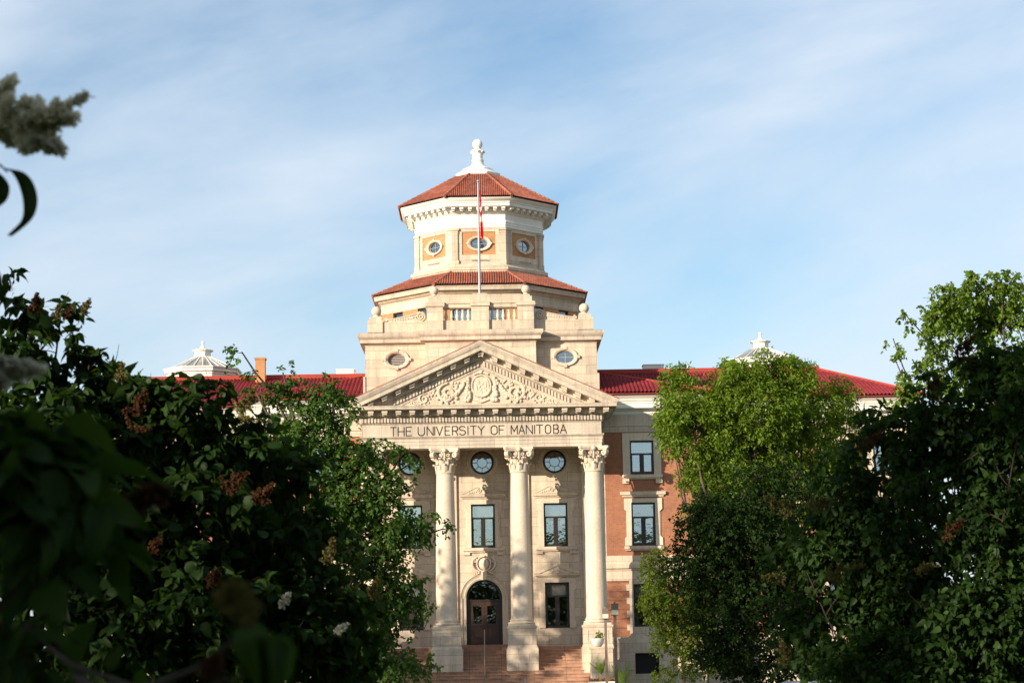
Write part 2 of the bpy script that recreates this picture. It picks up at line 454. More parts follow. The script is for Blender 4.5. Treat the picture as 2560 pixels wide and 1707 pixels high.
# ------------------------------------------------------------------ ground
mb = MB(); mb.quad((-1500,-600,0), (1500,-600,0), (1500,1500,0), (-1500,1500,0)); tag(obj('ground', mb, 'grass'), None, None, kind='structure')
mb = MB(); mb.box(-5.5, 5.5, -110, -6, -0.2, 0.012); mb.box(-30, 30, -6.0, -3.2, -0.2, 0.016); mb.box(5.5, 60, -66, -58, -0.2, 0.010)
tag(obj('path', mb, 'paving'), None, None, kind='structure')

# ------------------------------------------------------------------ the building
B = thing('university_building', 'long limestone and red brick hall with columned entrance portico and red-roofed octagonal tower', 'building', (0, 0, 0))

BAYS = (-4.47, -0.03, 4.42)
COLX = (-6.70, -2.25, 2.20, 6.67)
YW = 3.6

# --- windows: each a part, with its pane, surround, sill and hood as sub-parts
def strip_surround(mb, cx, hw, z0, z1, w, y, ears=0.0, top=True, p=0.09):
    a, b = cx-hw, cx+hw
    e = ears
    mb.prism([(a-w, z0), (a, z0), (a, z1), (a-w, z1)], y-p, y+0.02)
    mb.prism([(b, z0), (b+w, z0), (b+w, z1), (b, z1)], y-p, y+0.02)
    mb.box(a-w-e, b+w+e, y-p-0.003, y+0.02, z1, z1+w)
    mb.box(a-w-0.06, a-w, y-p*0.55, y+0.02, z0, z1-0.02); mb.box(b+w, b+w+0.06, y-p*0.55, y+0.02, z0, z1-0.02)
    if e:
        for sx, x in ((-1, a-w), (1, b+w)):
            x2 = x + sx*e
            mb.prism([(x, z1-0.55), (x2, z1-0.4), (x2, z1), (x, z1)], y-p-0.002, y+0.02)
            mb.prism([(x, z0), (x2, z0), (x2, z0+0.45), (x, z0+0.6)], y-p-0.002, y+0.02)

WR = random.Random(4)
def sash(name, cx, z0, z1, w, y, parent, trans=0.68, glass='glass', t=0.10, blind=False):
    """dark frame set in its opening: top light over two casements"""
    hw = w/2; mb = MB(); d0, d1 = y+0.10, y+0.24
    zt = z0 + (z1-z0)*trans
    mb.box(cx-hw, cx-hw+t, d0, d1, z0, z1); mb.box(cx+hw-t, cx+hw, d0, d1, z0, z1)
    mb.box(cx-hw+t, cx+hw-t, d0, d1, z1-t, z1); mb.box(cx-hw+t, cx+hw-t, d0, d1, z0, z0+t)
    mb.box(cx-hw+t, cx+hw-t, d0+0.01, d1-0.01, zt-0.05, zt+0.05)
    mb.box(cx-0.085, cx+0.085, d0+0.012, d1-0.012, z0+t, zt-0.05)
    for a, b in ((cx-hw+t, cx-0.085), (cx+0.085, cx+hw-t)):
        mb.box(a, a+0.05, d0+0.03, d1-0.02, z0+t, zt-0.05); mb.box(b-0.05, b, d0+0.03, d1-0.02, z0+t, zt-0.05)
        mb.box(a+0.05, b-0.05, d0+0.03, d1-0.02, z0+t, z0+t+0.06)
    f = obj(name, mb, 'bronze', parent)
    g = MB(); g.box(cx-hw+0.02, cx+hw-0.02, d1-0.04, d1-0.03, z0+0.02, z1-0.02)
    obj('pane', g, glass, f)
    q = WR.random()
    g = MB(); zb = z1 - (z1-z0)*(0.34+0.45*q if glass == 'glass' else 0.3)
    g.box(cx-hw+0.06, cx+hw-0.06, d1+0.05, d1+0.06, zb, z1-0.05)
    obj('blind', g, 'blind', f)
    if q > 0.35:
        g = MB()
        for sx in (-1, 1):
            for k in range(5): a_ = cx+sx*(hw-0.08-0.055*k); g.box(min(a_, a_-sx*0.05), max(a_, a_-sx*0.05), d1+0.10+0.02*(k % 2), d1+0.13+0.02*(k % 2), z0+0.03, zb)
        obj('curtain', g, 'curtain', f)
    return f

def sill_part(cx, hw, z0, z1, y, f, br=True):
    mb = MB(); mb.box(cx-hw, cx+hw, y-0.22, y+0.06, z1-0.17, z1); mb.box(cx-hw+0.05, cx+hw-0.05, y-0.14, y+0.05, z1-0.26, z1-0.17)
    if br:
        for s in (-1, 1): mb.box(cx+s*(hw-0.22)-0.2, cx+s*(hw-0.22)+0.2, y-0.12, y+0.05, z0, z1-0.26)
    obj('sill', mb, 'carved', f)

def hood_bar(mb, cx, hw, z0, z1, y):
    h = z1-z0
    mb.sweep([(cx-hw+0.14, y+0.02), (cx-hw+0.14, y-0.05), (cx+hw-0.14, y-0.05), (cx+hw-0.14, y+0.02)],
             [(-0.04, z0), (0.02, z0), (0.06, z0+h*0.35), (0.14, z0+h*0.4), (0.15, z0+h*0.8), (0.18, z0+h), (-0.04, z1+0.01)])

def spiral(cx, cz, r, y, turns=1.7, a0=0.0, sgn=1, n=26, r1=0.16):
    pts = []
    for i in range(n+1):
        q = i/n; a = a0 + sgn*2*PI*turns*q; rr = r*(1-q*(1-r1))
        pts.append((cx+rr*math.cos(a), y, cz+rr*math.sin(a)))
    return pts

holes = []
for bx in BAYS:
    holes.append((bx-0.73, bx+0.73, 8.66, 11.31))
    holes.append((bx-1.0, bx+1.0, 12.87, 14.87, 'o'))
for bx in (BAYS[0], BAYS[2]): holes.append((bx-0.74, bx+0.74, 3.73, 6.48))
holes.append((BAYS[1]-1.1, BAYS[1]+1.1, 2.8, 6.78, 'o'))
mb = MB()
mb.wall(-7.5, 7.5, 0.0, 17.0, YW, holes, 0.28)
for bx in BAYS: mb.oval_fill(bx, 13.87, 0.72, 0.72, 1.0, 1.0, YW, 0.28)
cx, zs, r = BAYS[1], 5.62, 1.1
A = [(cx + r*math.cos(PI*i/24), zs + r*math.sin(PI*i/24)) for i in range(25)]
for (x0, z0), (x1, z1) in zip(A, A[1:]):
    mb.quad((x0, YW, z0), (x0, YW, 6.78), (x1, YW, 6.78), (x1, YW, z1)); mb.quad((x0, YW, z0), (x1, YW, z1), (x1, YW+0.35, z1), (x0, YW+0.35, z0))
for s in (-1, 1): mb.quad((cx+s*r, YW, 2.8), (cx+s*r, YW+0.35, 2.8), (cx+s*r, YW+0.35, zs), (cx+s*r, YW, zs))
mb.box(-7.46, -7.2, 3.601, 6, 0, 16.9); mb.box(7.2, 7.46, 3.601, 6, 0, 16.9)
obj('entrance_wall', mb, 'stone', B)
# pilasters on the wall behind the columns
for x in COLX:
    mb = MB(); mb.box(x-0.62, x+0.62, YW-0.14, YW+0.01, 3.4, 13.2)
    mb.box(x-0.72, x+0.72, YW-0.2, YW+0.01, 2.6, 3.4)
    mb.prism([(x-0.62, 13.2), (x+0.62, 13.2), (x+0.66, 13.35), (x+0.64, 13.6), (x+0.86, 14.44), (x-0.86, 14.44), (x-0.64, 13.6), (x-0.66, 13.35)], YW-0.24, YW+0.01)
    obj('pilaster', mb, 'carved', B)
for bx in BAYS:
    # round windows
    mb = MB(); mb.ring(bx, 13.87, [(0.71, YW+0.2), (0.71, YW+0.06), (0.60, YW+0.06), (0.58, YW+0.2)])
    mb.ring(bx, 13.87, [(0.325, YW+0.2), (0.325, YW+0.12), (0.295, YW+0.12), (0.295, YW+0.2)])
    for k in range(8):
        a = PI/4*k + PI/2; c, q = math.cos(a), math.sin(a)
        mb.add([(bx+c*rr-q*w, yy, 13.87+q*rr+c*w) for rr in (0.31, 0.6) for w in (-0.014, 0.014) for yy in (YW+0.12, YW+0.19)], [(0,2,6,4), (0,4,5,1), (2,3,7,6)])
    f = obj('round_window', mb, 'bronze', B)
    mb = MB(); mb.disc(bx, 13.87, 0.7, 0.7, YW+0.19); obj('pane', mb, 'glass', f)
    mb = MB(); mb.ring(bx, 13.87, [(0.725, YW+0.02), (0.725, YW-0.05), (0.80, YW-0.08), (0.84, YW-0.05), (0.93, YW-0.06), (0.98, YW-0.03), (0.98, YW+0.02)])
    for s in (-1, 1): mb.box(bx+s*0.98-0.09, bx+s*0.98+0.09, YW-0.05, YW+0.01, 13.79, 13.95)
    obj('surround', mb, 'carved', f)
    # first-floor windows
    f = sash('tall_window', bx, 8.66, 11.31, 1.46, YW, B)
    mb = MB(); strip_surround(mb, bx, 0.73, 8.66, 11.31, 0.26, YW, 0.17); obj('surround', mb, 'carved', f)
    sill_part(bx, 1.25, 8.22, 8.64, YW, f)
    mb = MB(); hood_bar(mb, bx, 1.38, 11.66, 11.93, YW)
    top = [(bx-1.25, 11.94)]
    for i in range(13):
        q = i/12; top.append((bx-1.2+1.0*q, 11.96 + 0.36*q*q*(3-2*q)*1.0))
    top += [(2*bx-x, z) for x, z in reversed(top)]
    mb.prism(top, YW-0.12, YW+0.01)
    for s in (-1, 1):
        mb.tube([(bx+s*(1.25-1.0*i/12), YW-0.15, 11.99+0.36*(i/12)**2*(3-2*i/12)) for i in range(13)], 0.035, 5)
        mb.tube(spiral(bx+s*0.2, 12.13, 0.15, YW-0.15, 1.5, PI/2, -s), 0.03, 5)
        for k in range(4): mb.ball((bx+s*(0.42+0.13*k), YW-0.13, 12.06-0.02*k), 0.05, 8)
    mb.ball((bx, YW-0.15, 12.28), 0.13, 10, 1, 0.6, 1)
    obj('hood', mb, 'carved', f)
for bx in (BAYS[0], BAYS[2]):
    f = sash('tall_window', bx, 3.73, 6.48, 1.48, YW, B, 0.70, 'glass_dim')
    mb = MB(); strip_surround(mb, bx, 0.74, 3.73, 6.48, 0.25, YW, 0.15)
    obj('surround', mb, 'carved', f)
    mb = MB(); hood_bar(mb, bx, 1.38, 6.82, 7.03, YW)
    mb.prism([(bx-1.3, 7.04), (bx+1.3, 7.04), (bx, 7.50)], YW-0.10, YW+0.01)
    for s in (-1, 1): mb.prism([(bx+s*1.4, 7.04), (bx+s*1.4, 7.13), (bx, 7.60), (bx, 7.47), (bx+s*1.05, 7.04)], YW-0.17, YW-0.09)
    for k in range(-2, 3): mb.ball((bx+0.14*k, YW-0.11, 7.13+0.05*(2-abs(k))), 0.055, 8)
    obj('hood', mb, 'carved', f)
# the door
bx = BAYS[1]
mb = MB()
mb.box(bx-1.1, bx-0.86, YW+0.14, YW+0.3, 2.8, 5.40); mb.box(bx+0.86, bx+1.1, YW+0.14, YW+0.3, 2.8, 5.40)
mb.box(bx-1.1, bx+1.1, YW+0.135, YW+0.31, 5.40, 5.52)
mb.ring(bx, 5.62, [(1.1, YW+0.3), (1.1, YW+0.14), (0.97, YW+0.14), (0.95, YW+0.3)], 24, 0, PI)
mb.box(bx-1.1, bx-0.96, YW+0.14, YW+0.3, 5.52, 5.62); mb.box(bx+0.96, bx+1.1, YW+0.14, YW+0.3, 5.52, 5.62)
D = obj('entrance_door', mb, 'bronze', B)
for s in (-1, 1):
    mb = MB(); a, b = (bx-0.86, bx-0.005) if s < 0 else (bx+0.005, bx+0.86)
    t = 0.17; y0, y1 = YW+0.18, YW+0.25
    mb.box(a, a+t, y0, y1, 2.82, 5.40); mb.box(b-t, b, y0, y1, 2.82, 5.40)
    mb.box(a+t, b-t, y0, y1, 5.13, 5.40); mb.box(a+t, b-t, y0, y1, 3.92, 4.08); mb.box(a+t, b-t, y0, y1, 2.82, 3.05)
    mb.box(a+t, b-t, y0+0.03, y1-0.01, 3.05, 3.92)
    obj('door_leaf', mb, 'wood', D)
    mb = MB(); mb.box(a+t, b-t, y0+0.04, y0+0.05, 4.08, 5.13); obj('door_pane', mb, 'glass_dim', D)
    mb = MB(); mb.tube([(bx+s*0.1, y0-0.06, 3.65), (bx+s*0.1, y0-0.07, 4.0)], 0.02, 8); mb.tube([(bx+s*0.1, y0+0.01, 3.68), (bx+s*0.1, y0-0.06, 3.68)], 0.015, 6); mb.tube([(bx+s*0.1, y0+0.01, 3.97), (bx+s*0.1, y0-0.06, 3.97)], 0.015, 6)
    obj('handle', mb, 'bronze', D)
mb = MB(); mb.add([(bx+0.96*math.cos(PI*i/24), YW+0.25, 5.62+0.96*math.sin(PI*i/24)) for i in range(25)] + [(bx-0.96, YW+0.25, 5.52), (bx+0.96, YW+0.25, 5.52)], [tuple(range(27))])
obj('fanlight_pane', mb, 'glass_dim', D)
mb = MB(); mb.ring(bx, 5.62, [(1.10, YW+0.02), (1.10, YW-0.06), (1.20, YW-0.10), (1.23, YW-0.06), (1.33, YW-0.08), (1.43, YW-0.16), (1.45, YW+0.02)], 28, 0, PI)
for s in (-1, 1):
    a, b = sorted((bx+s*1.10, bx+s*1.33)); mb.box(a, b, YW-0.07, YW+0.01, 2.8, 5.62)
    a, b = sorted((bx+s*1.33, bx+s*1.45)); mb.box(a, b, YW-0.14, YW+0.01, 2.8, 5.62)
mb.prism([(bx-0.13, 6.7), (bx+0.13, 6.7), (bx+0.19, 7.2), (bx-0.19, 7.2)], YW-0.24, YW+0.01)
obj('archivolt', mb, 'carved', D)
mb = MB()
mb.ball((bx, YW-0.02, 7.68), 0.34, 20, 1, 0.55, 1.1)
mb.ring(bx, 7.68, [(0.36, YW), (0.38, YW-0.17), (0.45, YW-0.17), (0.47, YW)], 28, sx=1.0, sz=1.1)
for s in (-1, 1):
    mb.tube(spiral(bx+s*0.50, 7.92, 0.17, YW-0.1, 1.5, PI/2 + (0 if s > 0 else 0), -s), 0.045, 6)
    mb.tube([(bx+s*0.42, YW-0.1, 8.08), (bx+s*0.66, YW-0.12, 7.9), (bx+s*0.70, YW-0.12, 7.6), (bx+s*0.55, YW-0.1, 7.35), (bx+s*0.25, YW-0.12, 7.2)], [0.05, 0.07, 0.07, 0.06, 0.04], 6)
    mb.tube(spiral(bx+s*0.45, 7.14, 0.12, YW-0.08, 1.3, 0, s), 0.035, 5)
    for k in range(3): mb.ball((bx+s*(0.55-0.13*k), YW-0.08, 7.08+0.03*k), 0.06, 8)
obj('cartouche', mb, 'carved', B)

# --- portico columns
def capital_mesh(z0):
    mb = MB()
    mb.lathe(0, 0, [(0.50, z0-0.10), (0.56, z0-0.08), (0.57, z0-0.03), (0.52, z0), (0.50, z0+0.1), (0.49, z0+0.6), (0.54, z0+0.95), (0.66, z0+1.2)], 24)
    def leaf(a, r0, z, h, out, w):
        ca, sa = math.cos(a), math.sin(a)
        prof = [(r0, 0), (r0+0.05, h*0.4), (r0+0.07, h*0.7), (r0+out*0.55, h*0.95), (r0+out*0.9, h*1.0), (r0+out, h*0.88), (r0+out*0.85, h*0.8)]
        ww = [w*0.8, w, w*0.95, w*0.85, w*0.7, w*0.5, w*0.3]
        vs = []
        for (r, dz), q in zip(prof, ww):
            for k, b in ((-1, -0.03), (-0.5, 0.015), (0, 0.045), (0.5, 0.015), (1, -0.03)):
                vs.append(((r+b)*ca - k*q*sa, (r+b)*sa + k*q*ca, z0+z+dz))
        mb.add(vs, [(i*5+j, i*5+j+1, i*5+j+6, i*5+j+5) for i in range(6) for j in range(4)])
    for k in range(8): leaf(PI/4*k, 0.50, 0.0, 0.50, 0.20, 0.17)
    for k in range(8): leaf(PI/4*(k+0.5), 0.49, 0.30, 0.55, 0.30, 0.16)
    for k in range(4):
        a = PI/4 + PI/2*k; ca, sa = math.cos(a), math.sin(a)
        mb.tube([(0.50*ca, 0.50*sa, z0+0.6), (0.62*ca, 0.62*sa, z0+0.95), (0.85*ca, 0.85*sa, z0+1.17), (1.02*ca, 1.02*sa, z0+1.12)], [0.07, 0.08, 0.08, 0.07], 8)
        for tw in (-0.1, 0.0, 0.1):
            pts = []
            for i in range(19):
                q = i/18; b = PI/2 - 2*PI*1.4*q; rr = 0.185*(1-0.75*q)
                r = 0.93 + rr*math.cos(b); pts.append((r*ca - tw*sa, r*sa + tw*ca, z0+1.0+rr*math.sin(b)))
            mb.tube(pts, 0.055, 6)
        a = PI/2*k; ca, sa = math.cos(a), math.sin(a)
        for s in (-1, 1):
            pts = []
            for i in range(15):
                q = i/14; b = PI/2 + s*2*PI*1.2*q; rr = 0.13*(1-0.75*q)
                u = s*0.22 + rr*math.cos(b); pts.append((0.66*ca - u*sa, 0.66*sa + u*ca, z0+1.02+rr*math.sin(b)))
            mb.tube(pts, 0.038, 5)
        mb.ball((0.76*ca, 0.76*sa, z0+1.27), 0.15, 10); mb.tube([(0.6*ca, 0.6*sa, z0+0.7), (0.70*ca, 0.70*sa, z0+1.0), (0.74*ca, 0.74*sa, z0+1.2)], 0.06, 6)
    poly = []
    for k in range(4):
        a = PI/2*k - PI/4
        for i in range(9):
            q = i/8; b = a + 0.06 + (PI/2-0.12)*q
            m = abs(q-0.5)*2
            r = (0.70 + 0.0*m) / max(0.72, math.cos(b - PI/2*k)) * (1 + 0.32*m**2.2)
            poly.append((r*math.cos(b), r*math.sin(b)))
    mb.slab([(x*0.94, y*0.94) for x, y in poly], z0+1.18, z0+1.27); mb.slab(poly, z0+1.27, z0+1.41)
    return mb
cap0 = shaft0 = None
for i, x in enumerate(COLX):
    c = bpy.data.objects.new('column', None); C.objects.link(c); c.parent = B; c.location = (x, 0.6, 0)
    if cap0 is None:
        mb = MB()
        prof = [(0.66, 4.23), (0.66, 4.27), (0.635, 4.34)]
        for k in range(13):
            q = k/12; prof.append((0.63 - 0.115*q**1.7, 4.36 + (12.95-4.36)*q))
        mb.lathe(0, 0, prof, 36)
        mb.M = Matrix.Translation((x, 0.6, 0)); mb.v = [tuple(mb.M @ Vector(v)) for v in mb.v]
        shaft0 = obj('shaft', mb, 'column', c, 40)
        mb = capital_mesh(13.02); mb.v = [(a+x, b+0.6, d) for a, b, d in mb.v]
        cap0 = obj('capital', mb, 'carved', c, 40)
        mb = MB(); mb.box(x-0.80, x+0.80, -0.20, 1.40, 3.85, 3.96)
        mb.lathe(x, 0.6, [(0.70, 3.96), (0.79, 3.98), (0.81, 4.03), (0.79, 4.08), (0.71, 4.09), (0.68, 4.13), (0.70, 4.16), (0.73, 4.19), (0.71, 4.225), (0.64, 4.23)], 36)
        base0 = obj('base', mb, 'carved', c, 40)
        mb = MB(); mb.box(x-0.84, x+0.84, -0.24, 1.44, 2.55, 3.72)
        mb.sweep([(x-0.84, 1.44), (x-0.84, -0.24), (x+0.84, -0.24), (x+0.84, 1.44)], [(-0.02, 3.66), (0.02, 3.68), (0.06, 3.76), (0.06, 3.85), (-0.5, 3.852)])
        mb.sweep([(x-0.84, 1.44), (x-0.84, -0.24), (x+0.84, -0.24), (x+0.84, 1.44)], [(-0.02, 2.72), (0.01, 2.70), (0.05, 2.6), (0.06, 2.552), (-0.02, 2.552)])
        for a, b, e, f_ in ((-0.62, 0.62, 3.5, 3.54), (-0.62, 0.62, 2.82, 2.86), (-0.62, -0.58, 2.86, 3.5), (0.58, 0.62, 2.86, 3.5)): mb.box(x+a, x+b, -0.265, -0.23, e, f_)
        mb.box(x-0.94, x+0.94, -0.34, 1.54, 0.2, 2.55)
        ped0 = obj('pedestal', mb, 'stone', c)
    else:
        for src in (shaft0, cap0, base0, ped0):
            o = src.copy(); C.objects.link(o); o.parent = c

# --- entablature and pediment
PX = 7.16
path = [(-PX, 3.62), (-PX, 0.0), (PX, 0.0), (PX, 3.62)]
mb = MB()
mb.sweep(path, [(-1.15, 14.44), (0, 14.44), (0, 14.63), (0.03, 14.635), (0.03, 14.85), (0.06, 14.855), (0.06, 15.02), (0.09, 15.04), (0.12, 15.1), (0.15, 15.12), (0.15, 15.17), (0.0, 15.19),
                (0.0, 15.88), (0.04, 15.90), (0.08, 15.96), (0.08, 16.30), (0.14, 16.31), (0.24, 16.38), (0.26, 16.40), (0.26, 16.71), (0.88, 16.715), (0.88, 16.72), (0.90, 16.73), (0.90, 16.84), (0.93, 16.86), (0.94, 16.93), (-0.5, 16.935)])
mb.box(-PX+1.0, PX-1.0, 0.9, 3.6, 14.9, 16.9)
mb.sweep([(-PX+1.15, 3.6), (-PX+1.15, 1.15), (PX-1.15, 1.15), (PX-1.15, 3.6)], [(0.01, 14.44), (0.0, 14.445), (0.0, 14.95), (0.2, 14.96)])
obj('entablature', mb, 'cornice', B)
dn = MB(); md = MB()
k = -37
while k <= 37:
    x = k*0.193; dn.box(x-0.062, x+0.062, -0.19, -0.07, 16.0, 16.29); k += 1
for s in (-1, 1):
    for k in range(1, 16):
        y = k*0.193+0.03; a, b = sorted((s*(PX+0.07), s*(PX+0.19))); dn.box(a, b, y-0.062, y+0.062, 16.0, 16.29)
def modillion(mb, x, z, w=0.17, y0=-0.26, y1=-0.72, h=0.33):
    mb.box(x-w, x+w, y1, y0+0.01, z+h*0.45, z+h)
    mb.prism([(x-w*0.85, z+h*0.16), (x+w*0.85, z+h*0.16), (x+w*0.85, z+h*0.45), (x-w*0.85, z+h*0.45)], y1+0.06, y0)
    mb.prism([(x-w*0.85, z), (x+w*0.85, z), (x+w*0.85, z+h*0.16), (x-w*0.85, z+h*0.16)], y1+0.22, y0)
for k in range(-9, 10):
    md = MB(); modillion(md, k*0.826, 16.375); obj('modillion', md, 'cornice', B)
for s in (-1, 1):
    for k in range(0, 5):
        md = MB(); y = 0.05 + k*0.826; a, b = sorted((s*(PX+0.25), s*(PX+0.72))); md.box(a, b, y-0.17, y+0.17, 16.52, 16.705); a, b = sorted((s*(PX+0.25), s*(PX+0.6))); md.box(a, b, y-0.14, y+0.14, 16.40, 16.52); obj('modillion', md, 'cornice', B)
ZA, SL = 20.78, 0.449
def zl(x): return ZA - SL*abs(x)
# raking cornice: profile (out, dz) sheared up both slopes, cut where it meets the level cornice
RP = [(0.0, -1.62), (0.04, -1.60), (0.08, -1.50), (0.08, -1.06), (0.14, -1.05), (0.24, -0.97), (0.26, -0.95), (0.26, -0.62), (0.88, -0.60), (0.90, -0.58), (0.90, -0.36), (0.93, -0.34), (0.93, -0.31), (0.97, -0.28), (0.97, -0.25), (1.00, -0.2), (1.06, -0.06), (1.06, 0.0), (-0.6, 0.02)]
mb = MB()
vs = []
for sg in (-1, 0, 1):
    for o, dz in RP:
        xe = min(8.2, (ZA+dz-16.94)/SL) if sg else 0
        vs.append((sg*xe, -o, zl(xe)+dz))
k = len(RP)
mb.add(vs, [(r*k+q, (r+1)*k+q, (r+1)*k+q+1, r*k+q+1) for r in (0, 1) for q in range(k-1)])
obj('raking_cornice', mb, 'cornice', B)
for k in range(-9, 10):
    x = k*0.826
    if abs(x) > 7.6: continue
    w = 0.17; h = 0.3; md = MB()
    for (a, b, y1, e0, e1) in ((w, w, -0.72, -0.77, -0.605), (w*0.85, w*0.85, -0.62, -0.90, -0.765)):
        xs = [x-a, x+b] if abs(x) > 0.01 else [x-a, 0, x+b]
        poly = [(q, zl(q)+e0) for q in xs] + [(q, zl(q)+e1) for q in reversed(xs)]
        if min(z for _, z in poly) < 16.94: poly = [(q, max(z, 16.94)) for q, z in poly]
        md.prism(poly, y1, -0.25)
    obj('modillion', md, 'cornice', B)
k = -34
while k <= 34:
    x = k*0.193; 
    if zl(x)-1.42 > 16.96 and abs(x) > 0.05:
        poly = [(x-0.062, zl(x-0.062)-1.40), (x+0.062, zl(x+0.062)-1.40), (x+0.062, zl(x+0.062)-1.09), (x-0.062, zl(x-0.062)-1.09)]
        dn.prism(poly, -0.19, -0.07)
    k += 1
obj('dentils', dn, 'cornice', B)
mb = MB(); xt = (ZA-1.6-16.92)/SL; mb.prism([(-xt, 16.92), (xt, 16.92), (0, ZA-1.6)], -0.002, 0.5)
T = obj('tympanum', mb, 'stone', B)
mb = MB()
for s in (-1, 1): mb.add([(0, -1.02, ZA+0.07), (s*8.25, -1.02, zl(8.25)+0.07), (s*8.25, 4.0, zl(8.25)+0.07), (0, 4.0, ZA+0.07), (0, -1.02, ZA+0.025), (s*8.25, -1.02, zl(8.25)+0.025)], [(0, 1, 2, 3), (0, 1, 5, 4)])
obj('pediment_roof', mb, 'tile', B)
# tympanum relief: shield, garlands, acanthus scrolls
mb = MB()
rng = random.Random(5)
mb.prism([(-0.46, 17.95), (-0.40, 17.55), (0.40, 17.55), (0.46, 17.95), (0.46, 18.3), (0.35, 18.6), (0, 18.72), (-0.35, 18.6), (-0.46, 18.3)], -0.16, 0.0)
mb.ring(0, 18.15, [(0.50, 0), (0.53, -0.20), (0.60, -0.20), (0.63, 0)], 28, sz=1.15)
for k in range(26): mb.ball((rng.uniform(-0.3, 0.3), -0.16, rng.uniform(17.75, 18.45)), rng.uniform(0.04, 0.085), 7, 1, 0.8, 1.4)
for k in range(9): mb.ball((-0.4+0.1*k, -0.1, 18.86+0.1*math.sin(PI*k/8)), 0.07, 8)
mb.ball((0, -0.12, 19.0), 0.13, 10)
for k in range(5): mb.tube([(0, -0.1, 17.2), (-0.5+0.25*k, -0.14, 17.42-0.03*abs(k-2))], [0.09, 0.05], 6)
for s in (-1, 1):
    mb.ball((s*0.78, -0.14, 18.62), 0.11, 10)
    for q in range(9):   # hanging drop of fruit
        z = 18.5-0.15*q
        for j in range(3): mb.ball((s*(0.8+rng.uniform(-0.10, 0.10)*(0.5+q*0.12)), -0.1-rng.uniform(0, 0.07), z), 0.085+0.006*q, 7)
    pts = [(s*(0.9+1.25*q), -0.12, 18.5-0.95*math.sin(PI*q*0.62)-0.1*q) for q in [i/10 for i in range(11)]]
    mb.tube(pts, [0.06+0.07*math.sin(PI*i/10) for i in range(11)], 7)
    for p in pts[::1]: mb.ball((p[0]+rng.uniform(-.06, .06), p[1]-0.07, p[2]+rng.uniform(-.06, .06)), 0.085, 7)
    mb.tube(spiral(s*2.05, 17.75, 0.62, -0.11, 1.35, PI/2, -s, 30, 0.22), [0.12-0.05*i/30 for i in range(31)], 7)
    for q in range(12):
        a = 2*PI*q/12; mb.ball((s*2.05+0.64*math.cos(a), -0.1, 17.75+0.64*math.sin(a)), 0.085+0.03*(q % 2), 7)
    for q in range(7): mb.ball((s*2.05+0.3*math.cos(q*0.9), -0.13, 17.72+0.3*math.sin(q*0.9)), 0.08, 7)
    mb.tube([(s*2.1, -0.13, 17.7), (s*2.2, -0.15, 17.4), (s*2.12, -0.13, 17.1)], [0.12, 0.1, 0.05], 7)
    mb.tube(spiral(s*3.45, 17.42, 0.33, -0.09, 1.3, PI/2, -s, 24, 0.2), [0.075-0.03*i/24 for i in range(25)], 6)
    for q in range(9):
        a = 2*PI*q/9; mb.ball((s*3.45+0.36*math.cos(a), -0.07, 17.42+0.36*math.sin(a)), 0.06, 6)
    mb.tube(spiral(s*4.15, 17.18, 0.17, -0.07, 1.2, PI, -s, 18, 0.2), 0.04, 5)
    for q in range(16): mb.ball((s*(2.75+rng.uniform(0, 0.45)), -0.07, 17.15+rng.uniform(0, 0.9)), 0.075, 7, 1, 1, 1.3)
    for q in range(12): mb.ball((s*(1.2+rng.uniform(0, 0.8)), -0.07, 18.35+rng.uniform(-0.1, 0.22)-0.1), 0.075, 7)
    for q in range(8): mb.ball((s*(3.8+rng.uniform(0, 0.8)), -0.05, 17.02+rng.uniform(0, 0.12)), 0.055, 6)
mb.v = [(x, y*0.62, z) for x, y, z in mb.v]
obj('relief', mb, 'carved', T, 50)
# inscription, dark strips set letter by letter on the frieze
def arc(cx, cz, rx, rz, a0, a1, n=10): return [(cx+rx*math.cos(R(a0+(a1-a0)*i/n)), cz+rz*math.sin(R(a0+(a1-a0)*i/n))) for i in range(n+1)]
GL = {'T': [[(0,1),(1,1)], [(.5,1),(.5,0)]], 'H': [[(0,0),(0,1)], [(1,0),(1,1)], [(0,.5),(1,.5)]], 'E': [[(1,1),(0,1),(0,0),(1,0)], [(0,.52),(.82,.52)]],
      'U': [[(0,1),(0,.3)] + arc(.5,.3,.5,.3,180,360) + [(1,1)]], 'N': [[(0,0),(0,1),(1,0),(1,1)]], 'I': [[(.5,0),(.5,1)]], 'V': [[(0,1),(.5,0),(1,1)]],
      'R': [[(0,0),(0,1),(.6,1)] + arc(.65,.74,.35,.26,90,-90) + [(0,.48)], [(.55,.48),(1,0)]],
      'S': [arc(.5,.76,.45,.24,30,270) + arc(.5,.27,.48,.27,90,-155)], 'Y': [[(0,1),(.5,.5),(1,1)], [(.5,.5),(.5,0)]],
      'O': [arc(.5,.7,.5,.3,0,180) + arc(.5,.3,.5,.3,180,360) + [(1,.7)]], 'F': [[(1,1),(0,1),(0,0)], [(0,.52),(.8,.52)]],
      'M': [[(0,0),(0,1),(.5,.3),(1,1),(1,0)]], 'A': [[(0,0),(.5,1),(1,0)], [(.2,.36),(.8,.36)]],
      'B': [[(0,0),(0,1),(.6,1)] + arc(.62,.76,.3,.24,90,-90) + [(0,.52)], [(.62,.52)] + arc(.65,.26,.35,.26,90,-90) + [(0,0)]]}
LET = [('T',390,438),('H',455,505),('E',522,568),('U',622,675),('N',697,748),('I',752,770),('V',775,828),('E',848,890),('R',910,955),('S',967,1020),('I',1030,1050),('T',1060,1112),('Y',1125,1178),
       ('O',1235,1285),('F',1302,1345),('M',1403,1455),('A',1467,1517),('N',1530,1582),('I',1590,1610),('T',1615,1670),('O',1690,1735),('B',1760,1802),('A',1815,1868)]
mb = MB()
